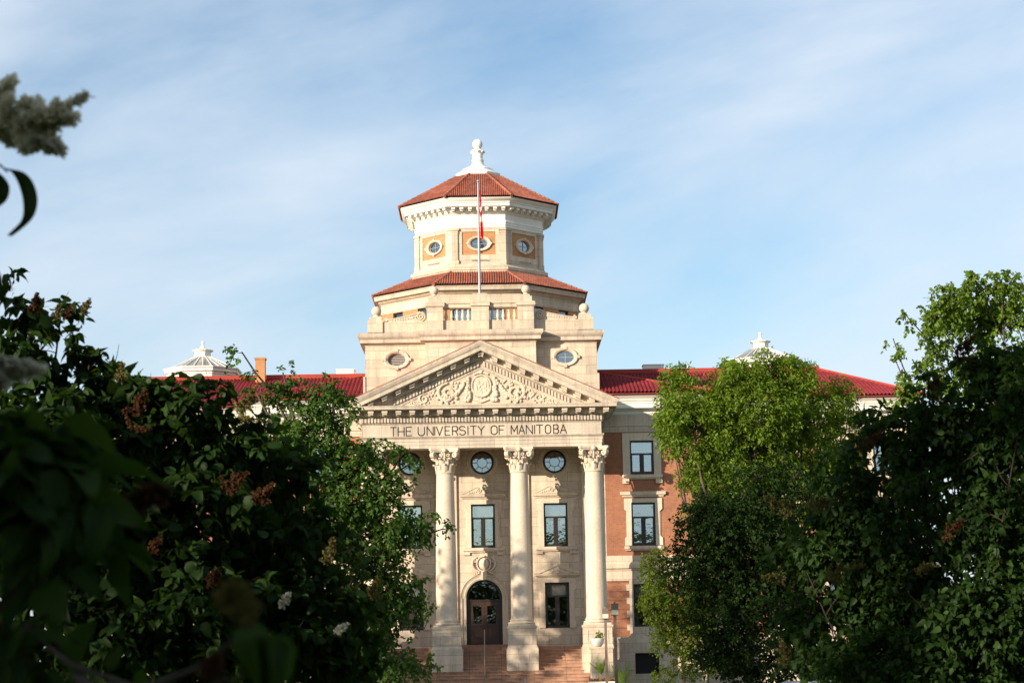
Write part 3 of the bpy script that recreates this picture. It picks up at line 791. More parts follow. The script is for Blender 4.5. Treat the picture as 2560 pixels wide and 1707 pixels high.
for ch, a, b in LET:
    x0, x1 = (a-1157)*0.00713, (b-1157)*0.00713; z0, h = 15.22, 0.52
    for st in GL[ch]:
        P = [(x0+(x1-x0)*u, z0+h*v) for u, v in st]
        for (ax, az_), (bx_, bz) in zip(P, P[1:]):
            dx, dz = bx_-ax, bz-az_; L = math.hypot(dx, dz)
            if L < 1e-6: continue
            nx, nz = -dz/L*0.032, dx/L*0.032; ex, ez = dx/L*0.015, dz/L*0.015
            mb.prism([(ax-ex+nx, az_-ez+nz), (ax-ex-nx, az_-ez-nz), (bx_+ex-nx, bz+ez-nz), (bx_+ex+nx, bz+ez+nz)], -0.006, 0.02)
obj('inscription', mb, 'letter', B, flat=True)

# --- attic block behind the pediment
AX_ = 7.18
mb = MB()
ov = [(sx*5.22-0.07*0, 20.33) for sx in (-1, 1)]
mb.wall(-AX_, AX_, 16.9, 21.4, YW+0.002, [(x-0.8, x+0.8, 19.73, 20.93, 'o') for x, z in ov])
for x, z in ov: mb.oval_fill(x, z, 0.56, 0.38, 0.8, 0.6, YW+0.002, 0.3)
for s in (-1, 1): mb.quad((s*AX_, YW+0.002, 16.9), (s*AX_, 20.5, 16.9), (s*AX_, 20.5, 21.4), (s*AX_, YW+0.002, 21.4))
mb.quad((-AX_, 20.5, 16.9), (AX_, 20.5, 16.9), (AX_, 20.5, 21.4), (-AX_, 20.5, 21.4))
mb.box(-3.42, 3.40, 2.78, YW, 17.2, 21.4)
mb.box(-7.30, -AX_+0.01, YW-0.06, 20.4, 16.9, 19.3); mb.box(AX_-0.01, 7.30, YW-0.06, 20.4, 16.9, 19.3)
obj('attic_wall', mb, 'stone', B)
apath = [(-AX_, 20.5), (-AX_, YW), (-3.42, YW), (-3.42, 2.78), (3.40, 2.78), (3.40, YW), (AX_, YW), (AX_, 20.5)]
mb = MB(); mb.sweep(apath, [(-0.02, 21.16), (0.03, 21.2), (0.03, 21.28), (0.10, 21.31), (0.30, 21.35), (0.30, 21.56), (0.34, 21.60), (0.42, 21.68), (0.46, 21.78), (0.46, 21.93), (0.34, 21.97), (-1.5, 21.98)])
mb.quad((-7.0, 3.8, 21.96), (7.0, 3.8, 21.96), (7.0, 20.3, 21.96), (-7.0, 20.3, 21.96))
obj('attic_cornice', mb, 'cornice', B)
for x, z in ov:
    louv = x < 0
    mb = MB(); mb.ring(x, z, [(1.0, YW+0.16), (1.0, YW+0.1), (0.9, YW+0.1), (0.9, YW+0.16)], 32, sx=0.57, sz=0.385)
    if not louv: mb.box(x-0.5, x+0.5, YW+0.12, YW+0.15, z-0.02, z+0.02); mb.box(x-0.02, x+0.02, YW+0.119, YW+0.151, z-0.36, z+0.36)
    f = obj('oval_window', mb, 'lead', B)
    if louv:
        mb = MB()
        for q in range(7):
            zz = z-0.3+0.1*q; hw = 0.5*math.sqrt(max(0, 1-((zz-z)/0.38)**2)); mb.add([(x-hw, YW+0.12, zz), (x+hw, YW+0.12, zz), (x+hw, YW+0.2, zz+0.09), (x-hw, YW+0.2, zz+0.09)], [(0, 1, 2, 3)])
        obj('louvre', mb, 'lead', f)
        mb = MB(); mb.disc(x, z, 0.55, 0.37, YW+0.26); obj('pane', mb, 'void', f)  # near-black disc in place of the unlit space behind the slats
    else:
        mb = MB(); mb.disc(x, z, 0.55, 0.37, YW+0.15); obj('pane', mb, 'glass', f)
    mb = MB(); mb.ring(x, z, [(0.75, YW+0.02), (0.75, YW-0.05), (0.85, YW-0.1), (1.0, YW-0.12), (1.07, YW-0.06), (1.07, YW+0.02)], 36, sx=0.76, sz=0.56)
    for dx, dz in ((0, 0.56), (0, -0.56), (0.78, 0), (-0.78, 0)): mb.box(x+dx-0.1, x+dx+0.1, YW-0.15, YW+0.01, z+dz-0.09, z+dz+0.09)
    obj('surround', mb, 'carved', f)
# parapet
mb = MB()
for s in (-1, 1):
    a, b = sorted((s*3.3, s*6.1)); mb.box(a, b, 3.25, 3.75, 21.97, 22.63)
    a, b = sorted((s*6.05, s*6.98)); mb.box(a, b, 3.15, 4.1, 21.97, 22.75)
    a, b = sorted((s*6.12, s*6.86)); mb.box(a, b, 3.2, 4.0, 22.75, 22.97)
    a, b = sorted((s*6.6, s*6.95)); mb.box(a, b, 4.1, 20, 21.97, 22.6)
    a, b = sorted((s*2.30, s*3.30)); mb.box(a, b, 2.6, 3.5, 21.97, 23.4)
    mb.sweep([(a, 3.5), (a, 2.6), (b, 2.6), (b, 3.5)], [(-0.02, 23.36), (0.02, 23.40), (0.10, 23.48), (0.10, 23.62), (0.06, 23.72), (-0.45, 23.74)])
    a, b = sorted((s*2.42, s*3.20)); mb.box(a, b, 2.68, 3.4, 23.72, 24.05); a, b = sorted((s*2.55, s*3.07)); mb.box(a, b, 2.78, 3.3, 24.05, 24.18)
    a, b = sorted((s*0.52, s*2.32)); mb.box(a, b, 2.78, 3.3, 21.97, 22.6); mb.box(a, b, 2.72, 3.36, 23.40, 23.62); mb.box(a, b, 2.78, 3.3, 23.36, 23.40); mb.box(a, b, 2.66, 3.4, 23.62, 23.74)
mb.box(-0.56, 0.53, 2.6, 3.5, 21.97, 23.46); mb.box(-0.62, 0.59, 2.5, 3.56, 23.46, 23.72); mb.box(-0.48, 0.44, 2.62, 3.4, 23.72, 24.26)
PAR = obj('parapet', mb, 'stone', B)
for s in (-1, 1):
    mb = MB(); mb.ball((s*2.84, 2.95, 24.50), 0.27, 20); mb.lathe(s*2.84, 2.95, [(0.22, 24.16), (0.2, 24.2), (0.14, 24.24), (0.14, 24.3)], 16); obj('stone_ball', mb, 'carved', B)
    mb = MB(); mb.ball((s*6.45, 3.55, 23.36), 0.31, 20); mb.lathe(s*6.45, 3.55, [(0.27, 22.96), (0.25, 23.02), (0.17, 23.06), (0.17, 23.14)], 16); obj('stone_ball', mb, 'carved', B)
    mb = MB()
    top = [(s*3.34, 22.62)] + [(s*(3.34+0.33*(1-math.cos(PI/2*i/6))), 22.9+0.38*math.sin(PI/2*i/6)) for i in range(7)]
    top += [(s*(3.85+2.05*i/10), 23.22-0.52*(i/10)**0.65) for i in range(11)] + [(s*6.04, 22.62)]
    mb.prism(top, 3.36, 3.66)
    mb.tube(spiral(s*3.70, 22.97, 0.33, 3.33, 2.2, PI, -s, 40, 0.1), 0.05, 6)
    mb.tube([(s*(3.72+2.2*i/10), 3.34, 23.28-0.53*(i/10)**0.65) for i in range(11)], 0.045, 6)
    mb.tube(spiral(s*5.88, 22.78, 0.14, 3.33, 1.5, PI/2, s, 20, 0.15), 0.035, 5)
    for q in range(9): mb.ball((s*(4.2+0.16*q), 3.35, 22.92-0.025*q), 0.09-0.004*q, 7, 1.2, 0.6, 1)
    obj('scroll', mb, 'carved', B)
bal = MB(); bal.lathe(0, 0, [(0.11, 0), (0.11, 0.06), (0.06, 0.10), (0.07, 0.14), (0.115, 0.24), (0.105, 0.34), (0.065, 0.52), (0.055, 0.60), (0.09, 0.66), (0.07, 0.69), (0.11, 0.71), (0.11, 0.78)], 14)
bo = None
for s in (-1, 1):
    for q in range(5):
        x = s*(0.74+0.345*q)
        if bo is None: bo = obj('baluster', bal, 'carved', B, 50); o = bo
        else: o = bo.copy(); C.objects.link(o); o.parent = B
        o.location = (x, 3.04, 22.595)

# --- tiled roof sheets
def roof_face(mb, eL, eR, tR, tL, tw, ch, amp, step, sub=6):
    eL, eR, tR, tL = map(Vector, (eL, eR, tR, tL))
    U = (eR-eL).normalized(); N = U.cross(tL-eL)
    if N.length < 1e-6: N = U.cross(tR-eL)
    N.normalize(); V = N.cross(U)
    if N.z < 0: N = -N; V = -V
    W = (eR-eL).length
    hL, hR = (tL-eL).dot(V), (tR-eL).dot(V); H = max(hL, hR)
    lx, rx = (tL-eL).dot(U), (tR-eL).dot(U)
    nv = max(2, int(round(H/ch))); nu = int(math.ceil((max(W, rx)-min(0, lx))/(tw/sub)))
    u0 = min(0, lx)
    us = [u0 + i*tw/sub for i in range(nu+1)]
    vs = []; rows = 0
    for j in range(nv):
        for q in (0.0, 0.999):
            v = (j+q)/nv*H; f = v/H
            a, b = lx*f, W+(rx-W)*f
            for u in us:
                uc = min(max(u, a), b); hgt = amp*(0.5+0.5*math.cos(2*PI*(uc-W/2)/tw)) + step*(1-q)
                p = eL + U*uc + V*v + N*hgt; vs.append(tuple(p))
            rows += 1
    m = len(us)
    fs = []
    for j in range(rows-1):
        f0, f1 = (j//2 + (j % 2)*0.999)/nv, ((j+1)//2 + ((j+1) % 2)*0.999)/nv
        for i in range(m-1):
            if us[i+1] < lx*min(f0, f1)-1e-4 and us[i+1] < lx*max(f0, f1)-1e-4: continue
            if us[i] > W+(rx-W)*min(f0, f1)+1e-4 and us[i] > W+(rx-W)*max(f0, f1)+1e-4: continue
            fs.append((j*m+i, j*m+i+1, (j+1)*m+i+1, (j+1)*m+i))
    mb.add(vs, fs)

TC = (-0.06, 13.0)
def octo(a): 
    h = a*math.tan(PI/8)
    return [(TC[0]+x, TC[1]+y) for x, y in ((-h,-a),(h,-a),(a,-h),(a,h),(h,a),(-h,a),(-a,h),(-a,-h))]
def face_M(k, a):
    ph = -PI/2 + k*PI/4; n = Vector((math.cos(ph), math.sin(ph), 0)); t = Vector((-n.y, n.x, 0))
    m = Matrix.Identity(4)
    m.col[0] = t.to_4d(); m.col[1] = (-n).to_4d(); m.col[0][3] = 0; m.col[1][3] = 0
    o = Vector((TC[0], TC[1], 0)) + n*a; m.col[3] = (o.x, o.y, 0, 1)
    return m
def oct_roof(name, a0, z0, a1, z1, tw, ch, mat, amp, step, parent):
    mb = MB(); E, Tp = octo(a0), octo(a1)
    for k in range(8):
        j = (k+1) % 8
        roof_face(mb, E[k]+(z0,), E[j]+(z0,), Tp[j]+(z1,), Tp[k]+(z1,), tw, ch, amp, step)
    rf = obj(name, mb, mat, parent, 60)
    mb = MB()
    for k in range(8):
        a, b = Vector(E[k]+(z0+0.05,)), Vector(Tp[k]+(z1+0.05,)); n = max(3, int((b-a).length/0.36)); pts = []; rr = []
        for i in range(n):
            for q, r_ in ((0.0, 0.115), (0.92, 0.085)): pts.append(a.lerp(b, (i+q)/n)); rr.append(r_)
        mb.tube(pts, rr, 8)
    obj('hip_tiles', mb, mat, rf)
    return rf
# lower octagonal stage
aw = 6.42
TW = bpy.data.objects.new('tower', None); C.objects.link(TW); TW.parent = B
mb = MB(); wins = []
for k in range(8):
    mb.M = face_M(k, aw); h = aw*math.tan(PI/8)
    ws = [(-1.72, -0.42), (0.45, 1.65)] if k == 0 else [(-1.55, -0.62), (0.80, 1.75)]
    z0, z1 = (22.7, 23.95) if k == 0 else (23.1, 24.19)
    mb.wall(-h, h, 21.5, 24.22, 0, [(a, b, z0, z1) for a, b in ws], 0.3)
    for a, b in ws: wins.append((k, a, b, z0, z1))
mb.M = None
obj('lower_stage', mb, 'brick_tan', TW)
for k, a, b, z0, z1 in wins:
    if k in (3, 4, 5): continue
    mb = MB(); mb.M = face_M(k, aw); t = 0.09
    mb.box(a, a+t, 0.1, 0.2, z0, z1); mb.box(b-t, b, 0.1, 0.2, z0, z1); mb.box(a+t, b-t, 0.1, 0.2, z1-t, z1); mb.box(a+t, b-t, 0.1, 0.2, z0, z0+t)
    mb.cur = 1; mb.box(a+t, b-t, 0.15, 0.16, z0+t, z1-t)
    obj('stage_window', mb, ['bronze', 'glass_dim' if k else 'glass'], TW)
mb = MB(); mb.sweep(octo(aw), [(0, 24.20), (0.05, 24.21), (0.05, 24.28), (0.08, 24.29), (0.08, 24.38), (0.03, 24.40), (0.03, 24.86), (0.08, 24.9), (0.22, 25.0), (0.22, 25.06), (0.46, 25.1), (0.48, 25.28), (0.54, 25.38), (0.2, 25.4)], True)
obj('lower_cornice', mb, 'stone', TW)
oct_roof('lower_roof', 7.03, 25.40, 4.35, 26.68, 0.155, 0.33, 'tile', 0.085, 0.04, TW)
# drum
ad = 4.17
mb = MB(); mb.sweep(octo(ad), [(-0.3, 26.5), (0.30, 26.5), (0.30, 26.78), (0.36, 26.82), (0.36, 27.0), (0.22, 27.06), (0.12, 27.2), (0.10, 27.24), (-0.2, 27.25)], True)
mb.sweep(octo(ad), [(0.0, 29.58), (0.03, 29.6), (0.03, 29.68), (-0.3, 29.69)], True)
for k in range(8):
    mb.M = face_M(k, ad); h = ad*math.tan(PI/8)
    mb.wall(-h, h, 27.2, 29.66, 0, [(-1.09, 1.09, 27.86, 29.38)], 0.06)
mb.M = None
for k in range(8):      # corner pilasters
    ph = -PI/2 + (k+0.5)*PI/4; rr = ad/math.cos(PI/8)
    V0 = Vector((TC[0]+rr*math.cos(ph), TC[1]+rr*math.sin(ph), 0))
    t1 = Vector((-math.sin(ph-PI/8), math.cos(ph-PI/8), 0)); t2 = Vector((-math.sin(ph+PI/8), math.cos(ph+PI/8), 0))
    for w, z0, z1, p in ((0.42, 27.24, 27.5, 0.13), (0.36, 27.5, 29.3, 0.09), (0.40, 29.3, 29.36, 0.12), (0.37, 29.36, 29.46, 0.095), (0.44, 29.46, 29.6, 0.15)):
        o_ = Vector((math.cos(ph), math.sin(ph), 0))*p/math.cos(PI/8)
        n1 = Vector((math.cos(ph-PI/8), math.sin(ph-PI/8), 0)); n2 = Vector((math.cos(ph+PI/8), math.sin(ph+PI/8), 0))
        P = [V0-t1*w+n1*p, V0+o_, V0+t2*w+n2*p, V0+t2*w-n2*0.02, V0-o_*0.3, V0-t1*w-n1*0.02]
        mb.slab([(q.x, q.y) for q in P], z0, z1)
DR = obj('drum', mb, 'stone', TW)
for k in range(8):
    mb = MB(); mb.M = face_M(k, ad); mb.wall(-1.09, 1.09, 27.86, 29.38, 0.05, [(-0.7, 0.7, 28.1, 29.1, 'o')]); mb.oval_fill(0.03, 28.6, 0.57, 0.37, 0.67, 0.5, 0.05, 0.25)
    mb.quad((-0.7, 0.05, 28.1), (-0.64, 0.05, 28.1), (-0.64, 0.05, 29.1), (-0.7, 0.05, 29.1))
    obj('brick_panel', mb, 'brick_tan', TW)
for k in (7, 0, 1, 6, 2):
    mb = MB(); mb.M = face_M(k, ad)
    mb.ring(0.03, 28.6, [(1.0, 0.16), (1.0, 0.11), (0.9, 0.11), (0.9, 0.16)], 32, sx=0.56, sz=0.36)
    mb.box(-0.47, 0.53, 0.12, 0.15, 28.585, 28.615); mb.box(0.015, 0.045, 0.121, 0.149, 28.25, 28.95)
    f = obj('oval_window', mb, 'lead', TW)
    mb = MB(); mb.M = face_M(k, ad); mb.disc(0.03, 28.6, 0.55, 0.36, 0.15); obj('pane', mb, 'glass', f)
    mb = MB(); mb.M = face_M(k, ad); mb.ring(0.03, 28.6, [(0.74, 0.07), (0.74, 0.0), (0.84, -0.06), (1.0, -0.08), (1.04, -0.04), (1.04, 0.07)], 36, sx=0.76, sz=0.49)
    for dx, dz in ((0, 0.5), (0, -0.5), (0.77, 0), (-0.77, 0)): mb.box(0.03+dx-0.07, 0.03+dx+0.07, -0.1, 0.06, 28.6+dz-0.06, 28.6+dz+0.06)
    obj('surround', mb, 'carved', f)
    mb = MB(); mb.M = face_M(k, ad); mb.box(-0.5, 0.55, -0.16, -0.12, 27.50, 27.54)
    for x in (-0.48, 0.51): mb.box(x, x+0.02, -0.13, 0.01, 27.47, 27.5); 
    obj('floodlight_bar', mb, 'lead', TW)
mb = MB(); mb.sweep(octo(ad), [(-0.3, 29.66), (0.04, 29.66), (0.04, 29.8), (0.07, 29.81), (0.07, 29.95), (0.10, 29.96), (0.10, 30.06), (0.05, 30.1), (0.05, 30.5), (0.12, 30.56), (0.20, 30.64), (0.20, 30.92), (0.72, 30.93), (0.74, 30.97), (0.74, 31.12), (0.80, 31.16), (0.80, 31.22), (0.95, 31.36), (1.0, 31.46), (0.5, 31.47)], True)
for k in range(8):
    mb.M = face_M(k, ad)
    for q in range(-4, 5):
        x = q*0.545
        if abs(x) > 1.95: continue
        mb.box(x-0.12, x+0.12, -0.62, -0.19, 30.76, 30.925); mb.box(x-0.1, x+0.1, -0.48, -0.19, 30.68, 30.76)
mb.M = None
obj('upper_cornice', mb, 'white', TW)
oct_roof('upper_roof', 5.28, 31.47, 1.1, 34.02, 0.125, 0.30, 'tile', 0.075, 0.04, TW)
mb = MB()
mb.sweep(octo(1.0), [(0.42, 33.85), (0.48, 33.95), (0.48, 34.05), (0.30, 34.18), (0.22, 34.2), (0.10, 34.3), (0.02, 34.34), (0.0, 34.42), (-0.9, 34.56)], True)
mb.lathe(TC[0], TC[1], [(0.98, 34.42), (0.88, 34.52), (0.62, 34.64), (0.46, 34.78), (0.38, 34.95), (0.37, 35.02), (0.41, 35.05), (0.41, 35.13), (0.34, 35.17), (0.33, 35.3), (0.36, 35.5), (0.36, 35.66), (0.47, 35.72), (0.44, 35.77), (0.3, 35.82), (0.2, 35.9), (0.19, 35.96)], 24)
for k in range(8):
    a = PI/4*k; mb.ball((TC[0]+0.42*math.cos(a), TC[1]+0.42*math.sin(a), 35.68), 0.09, 8)
mb.ball((TC[0], TC[1], 36.23), 0.345, 24)
obj('finial', mb, 'white', TW)

# --- wings and side bays
def storey_walls(x0, x1, y, wx, s, side=None):
    """one stretch of front wall from x0 to x1 (mirrored by s) with three rows of windows at wx, and a basement row"""
    a, b = sorted((s*x0, s*x1)); W = [s*x for x in wx]; hw = 0.73
    return a, b, W, hw
for s in (-1, 1):
    stoneW, brickW = MB(), MB()
    for x0, x1, y, wx in ((7.18, 13.4, YW+0.004, (9.8,)), (13.4, 27.0, 6.9, (15.5, 18.9, 22.3, 25.4))):
        a, b, W, hw = storey_walls(x0, x1, y, wx, s)
        stoneW.wall(a, b, 0, 3.12, y-0.10, [(x-hw, x+hw, 0.9, 2.14) for x in W], 0.35)
        # ground floor: banded brick
        z = 3.12
        while z < 6.45:
            zt = min(z+0.50, 6.45)
            hs = [(x-0.98, x+0.98, max(z, 3.5), zt) for x in W if zt > 3.5]
            brickW.wall(a, b, z, zt, y-0.05, hs, 0.05)
            brickW.wall(a, b, zt, zt+0.05, y, [(x-0.98, x+0.98, zt, zt+0.05) for x in W if zt+0.05 > 3.5], 0.1)
            brickW.quad((a, y-0.05, zt), (b, y-0.05, zt), (b, y, zt), (a, y, zt))
            z = zt+0.05
        stoneW.wall(a, b, 6.5, 7.15, y-0.08)
        brickW.wall(a, b, 8.0, 15.62, y, [(x-hw, x+hw, zz0, zz1) for x in W for zz0, zz1 in ((8.64, 11.25), (13.01, 15.07))], 0.28)
        for x in W:
            stoneW.wall(x-0.98, x+0.98, 3.12, 6.5, y-0.09, [(x-hw, x+hw, 3.72, 6.3)], 0.35)
            for q in range(4):
                for e in (-1, 1): l, r_ = sorted((x+e*0.98, x+e*1.16)); stoneW.box(l, r_, y-0.09, y+0.05, 3.5+q*0.8, 3.88+q*0.8)
    stoneW.sweep([(s*13.4, 6.9), (s*13.4, YW)][::(1 if s < 0 else -1)], [(0.10, 0), (0.10, 3.12), (0, 3.13), (0, 15.62)])
    stoneW.sweep([(s*27.0, 23), (s*27.0, 6.9)][::(1 if s < 0 else -1)], [(0.10, 0), (0.10, 3.12), (0, 3.13), (0, 15.62)])
    obj('wing_base', stoneW, 'stone', B); obj('wing_wall', brickW, 'brick', B)
for s in (-1, 1):
    pth = [(s*7.4, YW), (s*13.4, YW), (s*13.4, 6.9), (s*27.0, 6.9), (s*27.0, 23.0)]
    if s < 0: pth = pth[::-1]
    mb = MB(); mb.sweep(pth, [(-0.05, 7.1), (0.12, 7.12), (0.12, 7.22), (0.25, 7.26), (0.25, 7.46), (0.20, 7.52), (0.16, 7.6), (0.06, 7.66), (0.06, 8.03), (-0.05, 8.04)]); obj('belt_course', mb, 'stone', B)
    mb = MB(); mb.sweep(pth, [(-0.05, 15.6), (0.05, 15.6), (0.05, 15.74), (0.08, 15.75), (0.08, 15.92), (0.14, 15.96), (0.14, 16.02), (0.04, 16.04), (0.04, 16.70), (-0.05, 16.71)]); obj('frieze', mb, 'cornice', B)
    mb = MB(); mb.sweep(pth, [(-0.05, 16.68), (0.06, 16.68), (0.10, 16.75), (0.10, 16.88), (0.30, 16.95), (0.32, 17.0), (0.58, 17.02), (0.60, 17.06), (0.60, 17.28), (0.66, 17.32), (0.66, 17.38), (0.78, 17.5), (0.80, 17.57), (-0.05, 17.58)]); obj('white_cornice', mb, 'white', B)
    mb = MB(); mb.sweep(pth, [(0.5, 17.57), (0.70, 17.575), (0.70, 17.84), (0.3, 17.86)]); obj('gutter_band', mb, 'lead', B)
    for x, y in ((9.8, YW+0.004),) + tuple((q, 6.9) for q in (15.5, 18.9, 22.3, 25.4)):
        x *= s
        f = sash('wing_window', x, 13.01, 15.07, 1.46, y, B, 0.60)
        mb = MB(); mb.box(x-1.18, x-0.73, y-0.06, y+0.02, 12.95, 15.07); mb.box(x+0.73, x+1.18, y-0.06, y+0.02, 12.95, 15.07); mb.box(x-1.18, x+1.18, y-0.063, y+0.02, 15.07, 15.54); obj('surround', mb, 'carved', f)
        sill_part(x, 1.24, 12.42, 12.95, y, f)
        f = sash('wing_window', x, 8.64, 11.25, 1.46, y, B, 0.66)
        mb = MB(); strip_surround(mb, x, 0.73, 8.64, 11.25, 0.26, y, 0.17); obj('surround', mb, 'carved', f)
        mb = MB(); hood_bar(mb, x, 1.38, 11.6, 11.93, y); obj('hood', mb, 'carved', f)
        sill_part(x, 1.2, 8.1, 8.6, y, f, False)
        sash('wing_window', x, 3.72, 6.3, 1.46, y-0.02, B, 0.66, 'glass_dim')
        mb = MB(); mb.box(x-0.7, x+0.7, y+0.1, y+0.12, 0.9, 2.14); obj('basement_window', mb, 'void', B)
# wing roofs
zr, ze = 20.72, 17.92
for s in (-1, 1):
    def m(p): return (s*p[0], p[1], p[2])
    def face(mb, pts):
        eL, eR, tR, tL = map(m, pts)
        if s < 0: eL, eR, tR, tL = eR, eL, tL, tR
        roof_face(mb, eL, eR, tR, tL, 0.245, 0.40, 0.10, 0.045, 6)
    mb = MB()
    face(mb, [(0.0, 6.05, ze), (27.85, 6.05, ze), (22.7, 15, zr), (0.0, 15, zr)])
    face(mb, [(27.85, 6.05, ze), (27.85, 23.9, ze), (22.7, 15.001, zr), (22.7, 15, zr)])
    mb.quad(m((0, 15, zr)), m((22.7, 15, zr)), m((27.85, 23.9, ze)), m((0, 23.9, ze)))
    face(mb, [(7.0, 2.75, ze), (14.25, 2.75, ze), (7.0, 10.0, 20.2), (6.999, 10.0, 20.2)])
    mb.quad(m((14.25, 2.75, ze)), m((14.25, 10.0, ze)), m((7.0, 10.0, 20.2)), m((7.0, 10.0, 20.2)))
    rf = obj('wing_roof', mb, 'metal_tile', B, 60)
    mb = MB()
    mb.box(min(s*7, s*22.75), max(s*7, s*22.75), 14.85, 15.15, zr-0.05, zr+0.30)
    mb.tube([m((22.7, 15, zr+0.1)), m((27.85, 6.05, ze+0.08))], 0.12, 6); mb.tube([m((22.7, 15, zr+0.1)), m((27.85, 23.9, ze+0.08))], 0.12, 6)
    mb.tube([m((7.0, 10.0, 20.25)), m((14.25, 2.75, ze+0.08))], 0.10, 6)
    ed = [m((7.4, 2.74, ze+0.0)), m((14.25, 2.74, ze+0.0))]; mb.box(min(s*7.4, s*14.25), max(s*7.4, s*14.25), 2.72, 2.78, ze-0.06, ze-0.01)
    mb.box(min(s*14.25, s*27.85), max(s*14.25, s*27.85), 6.02, 6.08, ze-0.06, ze-0.01)
    obj('ridge_cap', mb, 'ridge', rf)
    # octagonal rooflight behind the ridge
    cx, cy = s*19.5, 20.0
    def oc(a): 
        h = a*math.tan(PI/8); return [(cx+x, cy+y) for x, y in ((-h,-a),(h,-a),(a,-h),(a,h),(h,a),(-h,a),(-a,h),(-a,-h))]
    mb = MB(); mb.sweep(oc(2.3), [(0.0, 18.8), (0.0, 21.55), (0.06, 21.6), (0.06, 21.7), (0.2, 21.78), (0.2, 21.9), (0.3, 22.02), (0.3, 22.08), (-0.2, 22.16)], True)
    K = obj('rooflight', mb, 'white', B)
    mb = MB(); mb.sweep(oc(1.0), [(1.2, 22.1), (-0.42, 22.98)], True); obj('glazing', mb, 'glass_roof', K)
    mb = MB()
    E, Tp = oc(2.22), oc(0.58)
    for k in range(8):
        j = (k+1) % 8
        for q in ([0, 0.33, 0.67]): mb.tube([Vector(E[k]).lerp(Vector(E[j]), q).to_3d() + Vector((0, 0, 22.14)), Vector(Tp[k]).lerp(Vector(Tp[j]), q).to_3d() + Vector((0, 0, 23.02))], 0.028, 4)
    mb.sweep(oc(0.56), [(0.02, 22.9), (0.02, 22.98), (-0.03, 23.0), (-0.03, 23.36), (0.06, 23.42), (0.14, 23.46), (0.14, 23.5), (-0.3, 23.6), (-0.42, 23.74), (-0.48, 23.9)], True)
    mb.ball((cx, cy, 24.05), 0.12, 12); mb.lathe(cx, cy, [(0.1, 23.85), (0.08, 23.95)], 10)
    obj('lantern', mb, 'white', K)
mb = MB(); mb.box(-15.12, -14.48, 13.7, 14.3, 19.5, 21.92); mb.box(-15.17, -14.43, 13.65, 14.35, 21.92, 22.05); obj('chimney', mb, 'brick_tan', B)
for x0, x1 in ((-9.87, -8.66), (10.93, 12.32)):
    mb = MB(); mb.box(x0, x1, 15.6, 16.6, 19.8, 21.38); 
    for q in range(3): mb.box(x0+0.2, x1-0.15, 15.57, 15.61, 20.98+0.11*q, 21.03+0.11*q)
    mb.box(x0-0.04, x1+0.04, 15.55, 16.65, 21.38, 21.43); obj('roof_vent', mb, 'white', B)
mb = MB(); mb.tube([(13.95, 15.4, 20.5), (13.95, 15.4, 21.4)], 0.07, 8); obj('vent_pipe', mb, 'white', B)

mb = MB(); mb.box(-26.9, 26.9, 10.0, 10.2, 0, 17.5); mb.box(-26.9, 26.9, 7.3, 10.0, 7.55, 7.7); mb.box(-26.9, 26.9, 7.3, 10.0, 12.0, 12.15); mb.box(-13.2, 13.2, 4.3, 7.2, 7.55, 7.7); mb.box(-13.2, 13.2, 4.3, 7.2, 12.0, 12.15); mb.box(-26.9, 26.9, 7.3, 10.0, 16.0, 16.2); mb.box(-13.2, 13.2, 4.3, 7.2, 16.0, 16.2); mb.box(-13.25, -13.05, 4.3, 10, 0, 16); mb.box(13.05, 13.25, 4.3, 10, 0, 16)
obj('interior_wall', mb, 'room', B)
# --- stairs
mb = MB()
RH, TR = 0.2, 0.33
z = 2.65; y = 1.95
mb.box(-5.76, 5.73, y, 3.61, 0.0, z)
for k in range(1, 14):
    zt = z-RH*k; yf = y-TR*k
    xa = 5.74 if yf > -0.4 else 6.1
    mb.box(-xa, xa, yf, yf+TR+(0.0), 0.0, zt)
    mb.box(-xa, xa, yf-0.045, yf, zt-0.05, zt-0.002)
mb.box(BAYS[1]-1.55, BAYS[1]+1.55, 2.9, 3.61, 2.652, 2.80)
obj('entrance_steps', mb, 'step', B)
for s in (-1, 1):
    mb = MB(); a, b = sorted((s*6.12, s*7.36)); mb.box(a, b, -3.1, -0.345, 0, 2.44); mb.box(a-0.04, b+0.04, -3.14, -0.345, 2.44, 2.55)
    mb.box(a-0.05, b+0.05, -3.15, -0.345, 0, 0.35)
    obj('cheek_pier', mb, 'stone', B)

# ------------------------------------------------------------------ things on and in front of the building
fp = thing('flagpole', 'slim metal flagpole rising from the parapet in front of the tower', 'flagpole', (-0.02, 3.0, 24.26))
mb = MB(); mb.lathe(-0.02, 3.0, [(0.085, 24.26), (0.08, 27), (0.05, 31.3)], 12); obj('pole', mb, 'steel', fp)
mb = MB(); mb.ball((-0.02, 3.0, 31.42), 0.085, 12); mb.lathe(-0.02, 3.0, [(0.07, 31.28), (0.07, 31.33)], 10); obj('truck', mb, 'steel', fp)
# limp flag
mb = MB(); nz, nu_ = 40, 14; vs = []
for i in range(nz+1):
    q = i/nz; zz = 30.95-3.2*q
    wd = 0.06 + 0.11*min(1, q*2.2) + 0.02*math.sin(q*9)
    for j in range(nu_+1):
        u = j/nu_
        vs.append((0.04+wd*u + 0.05*q, 2.97+0.12*math.sin(u*11+q*2.5)*(0.3+q*0.7), zz - 0.25*u*(1-q) + 0.1*math.sin(u*7)*q))
fs = [(i*(nu_+1)+j, i*(nu_+1)+j+1, (i+1)*(nu_+1)+j+1, (i+1)*(nu_+1)+j) for i in range(nz) for j in range(nu_)]
mb.add(vs, fs)
def flag_white(i, j):
    q, u = i/nz, j/nu_
    return (0.40 < q+0.15*u < 0.50 and u > 0.2) or (0.58 < q+0.12*u < 0.70 and u > 0.1) or (0.2 < q < 0.34 and 0.55 < u < 0.8)
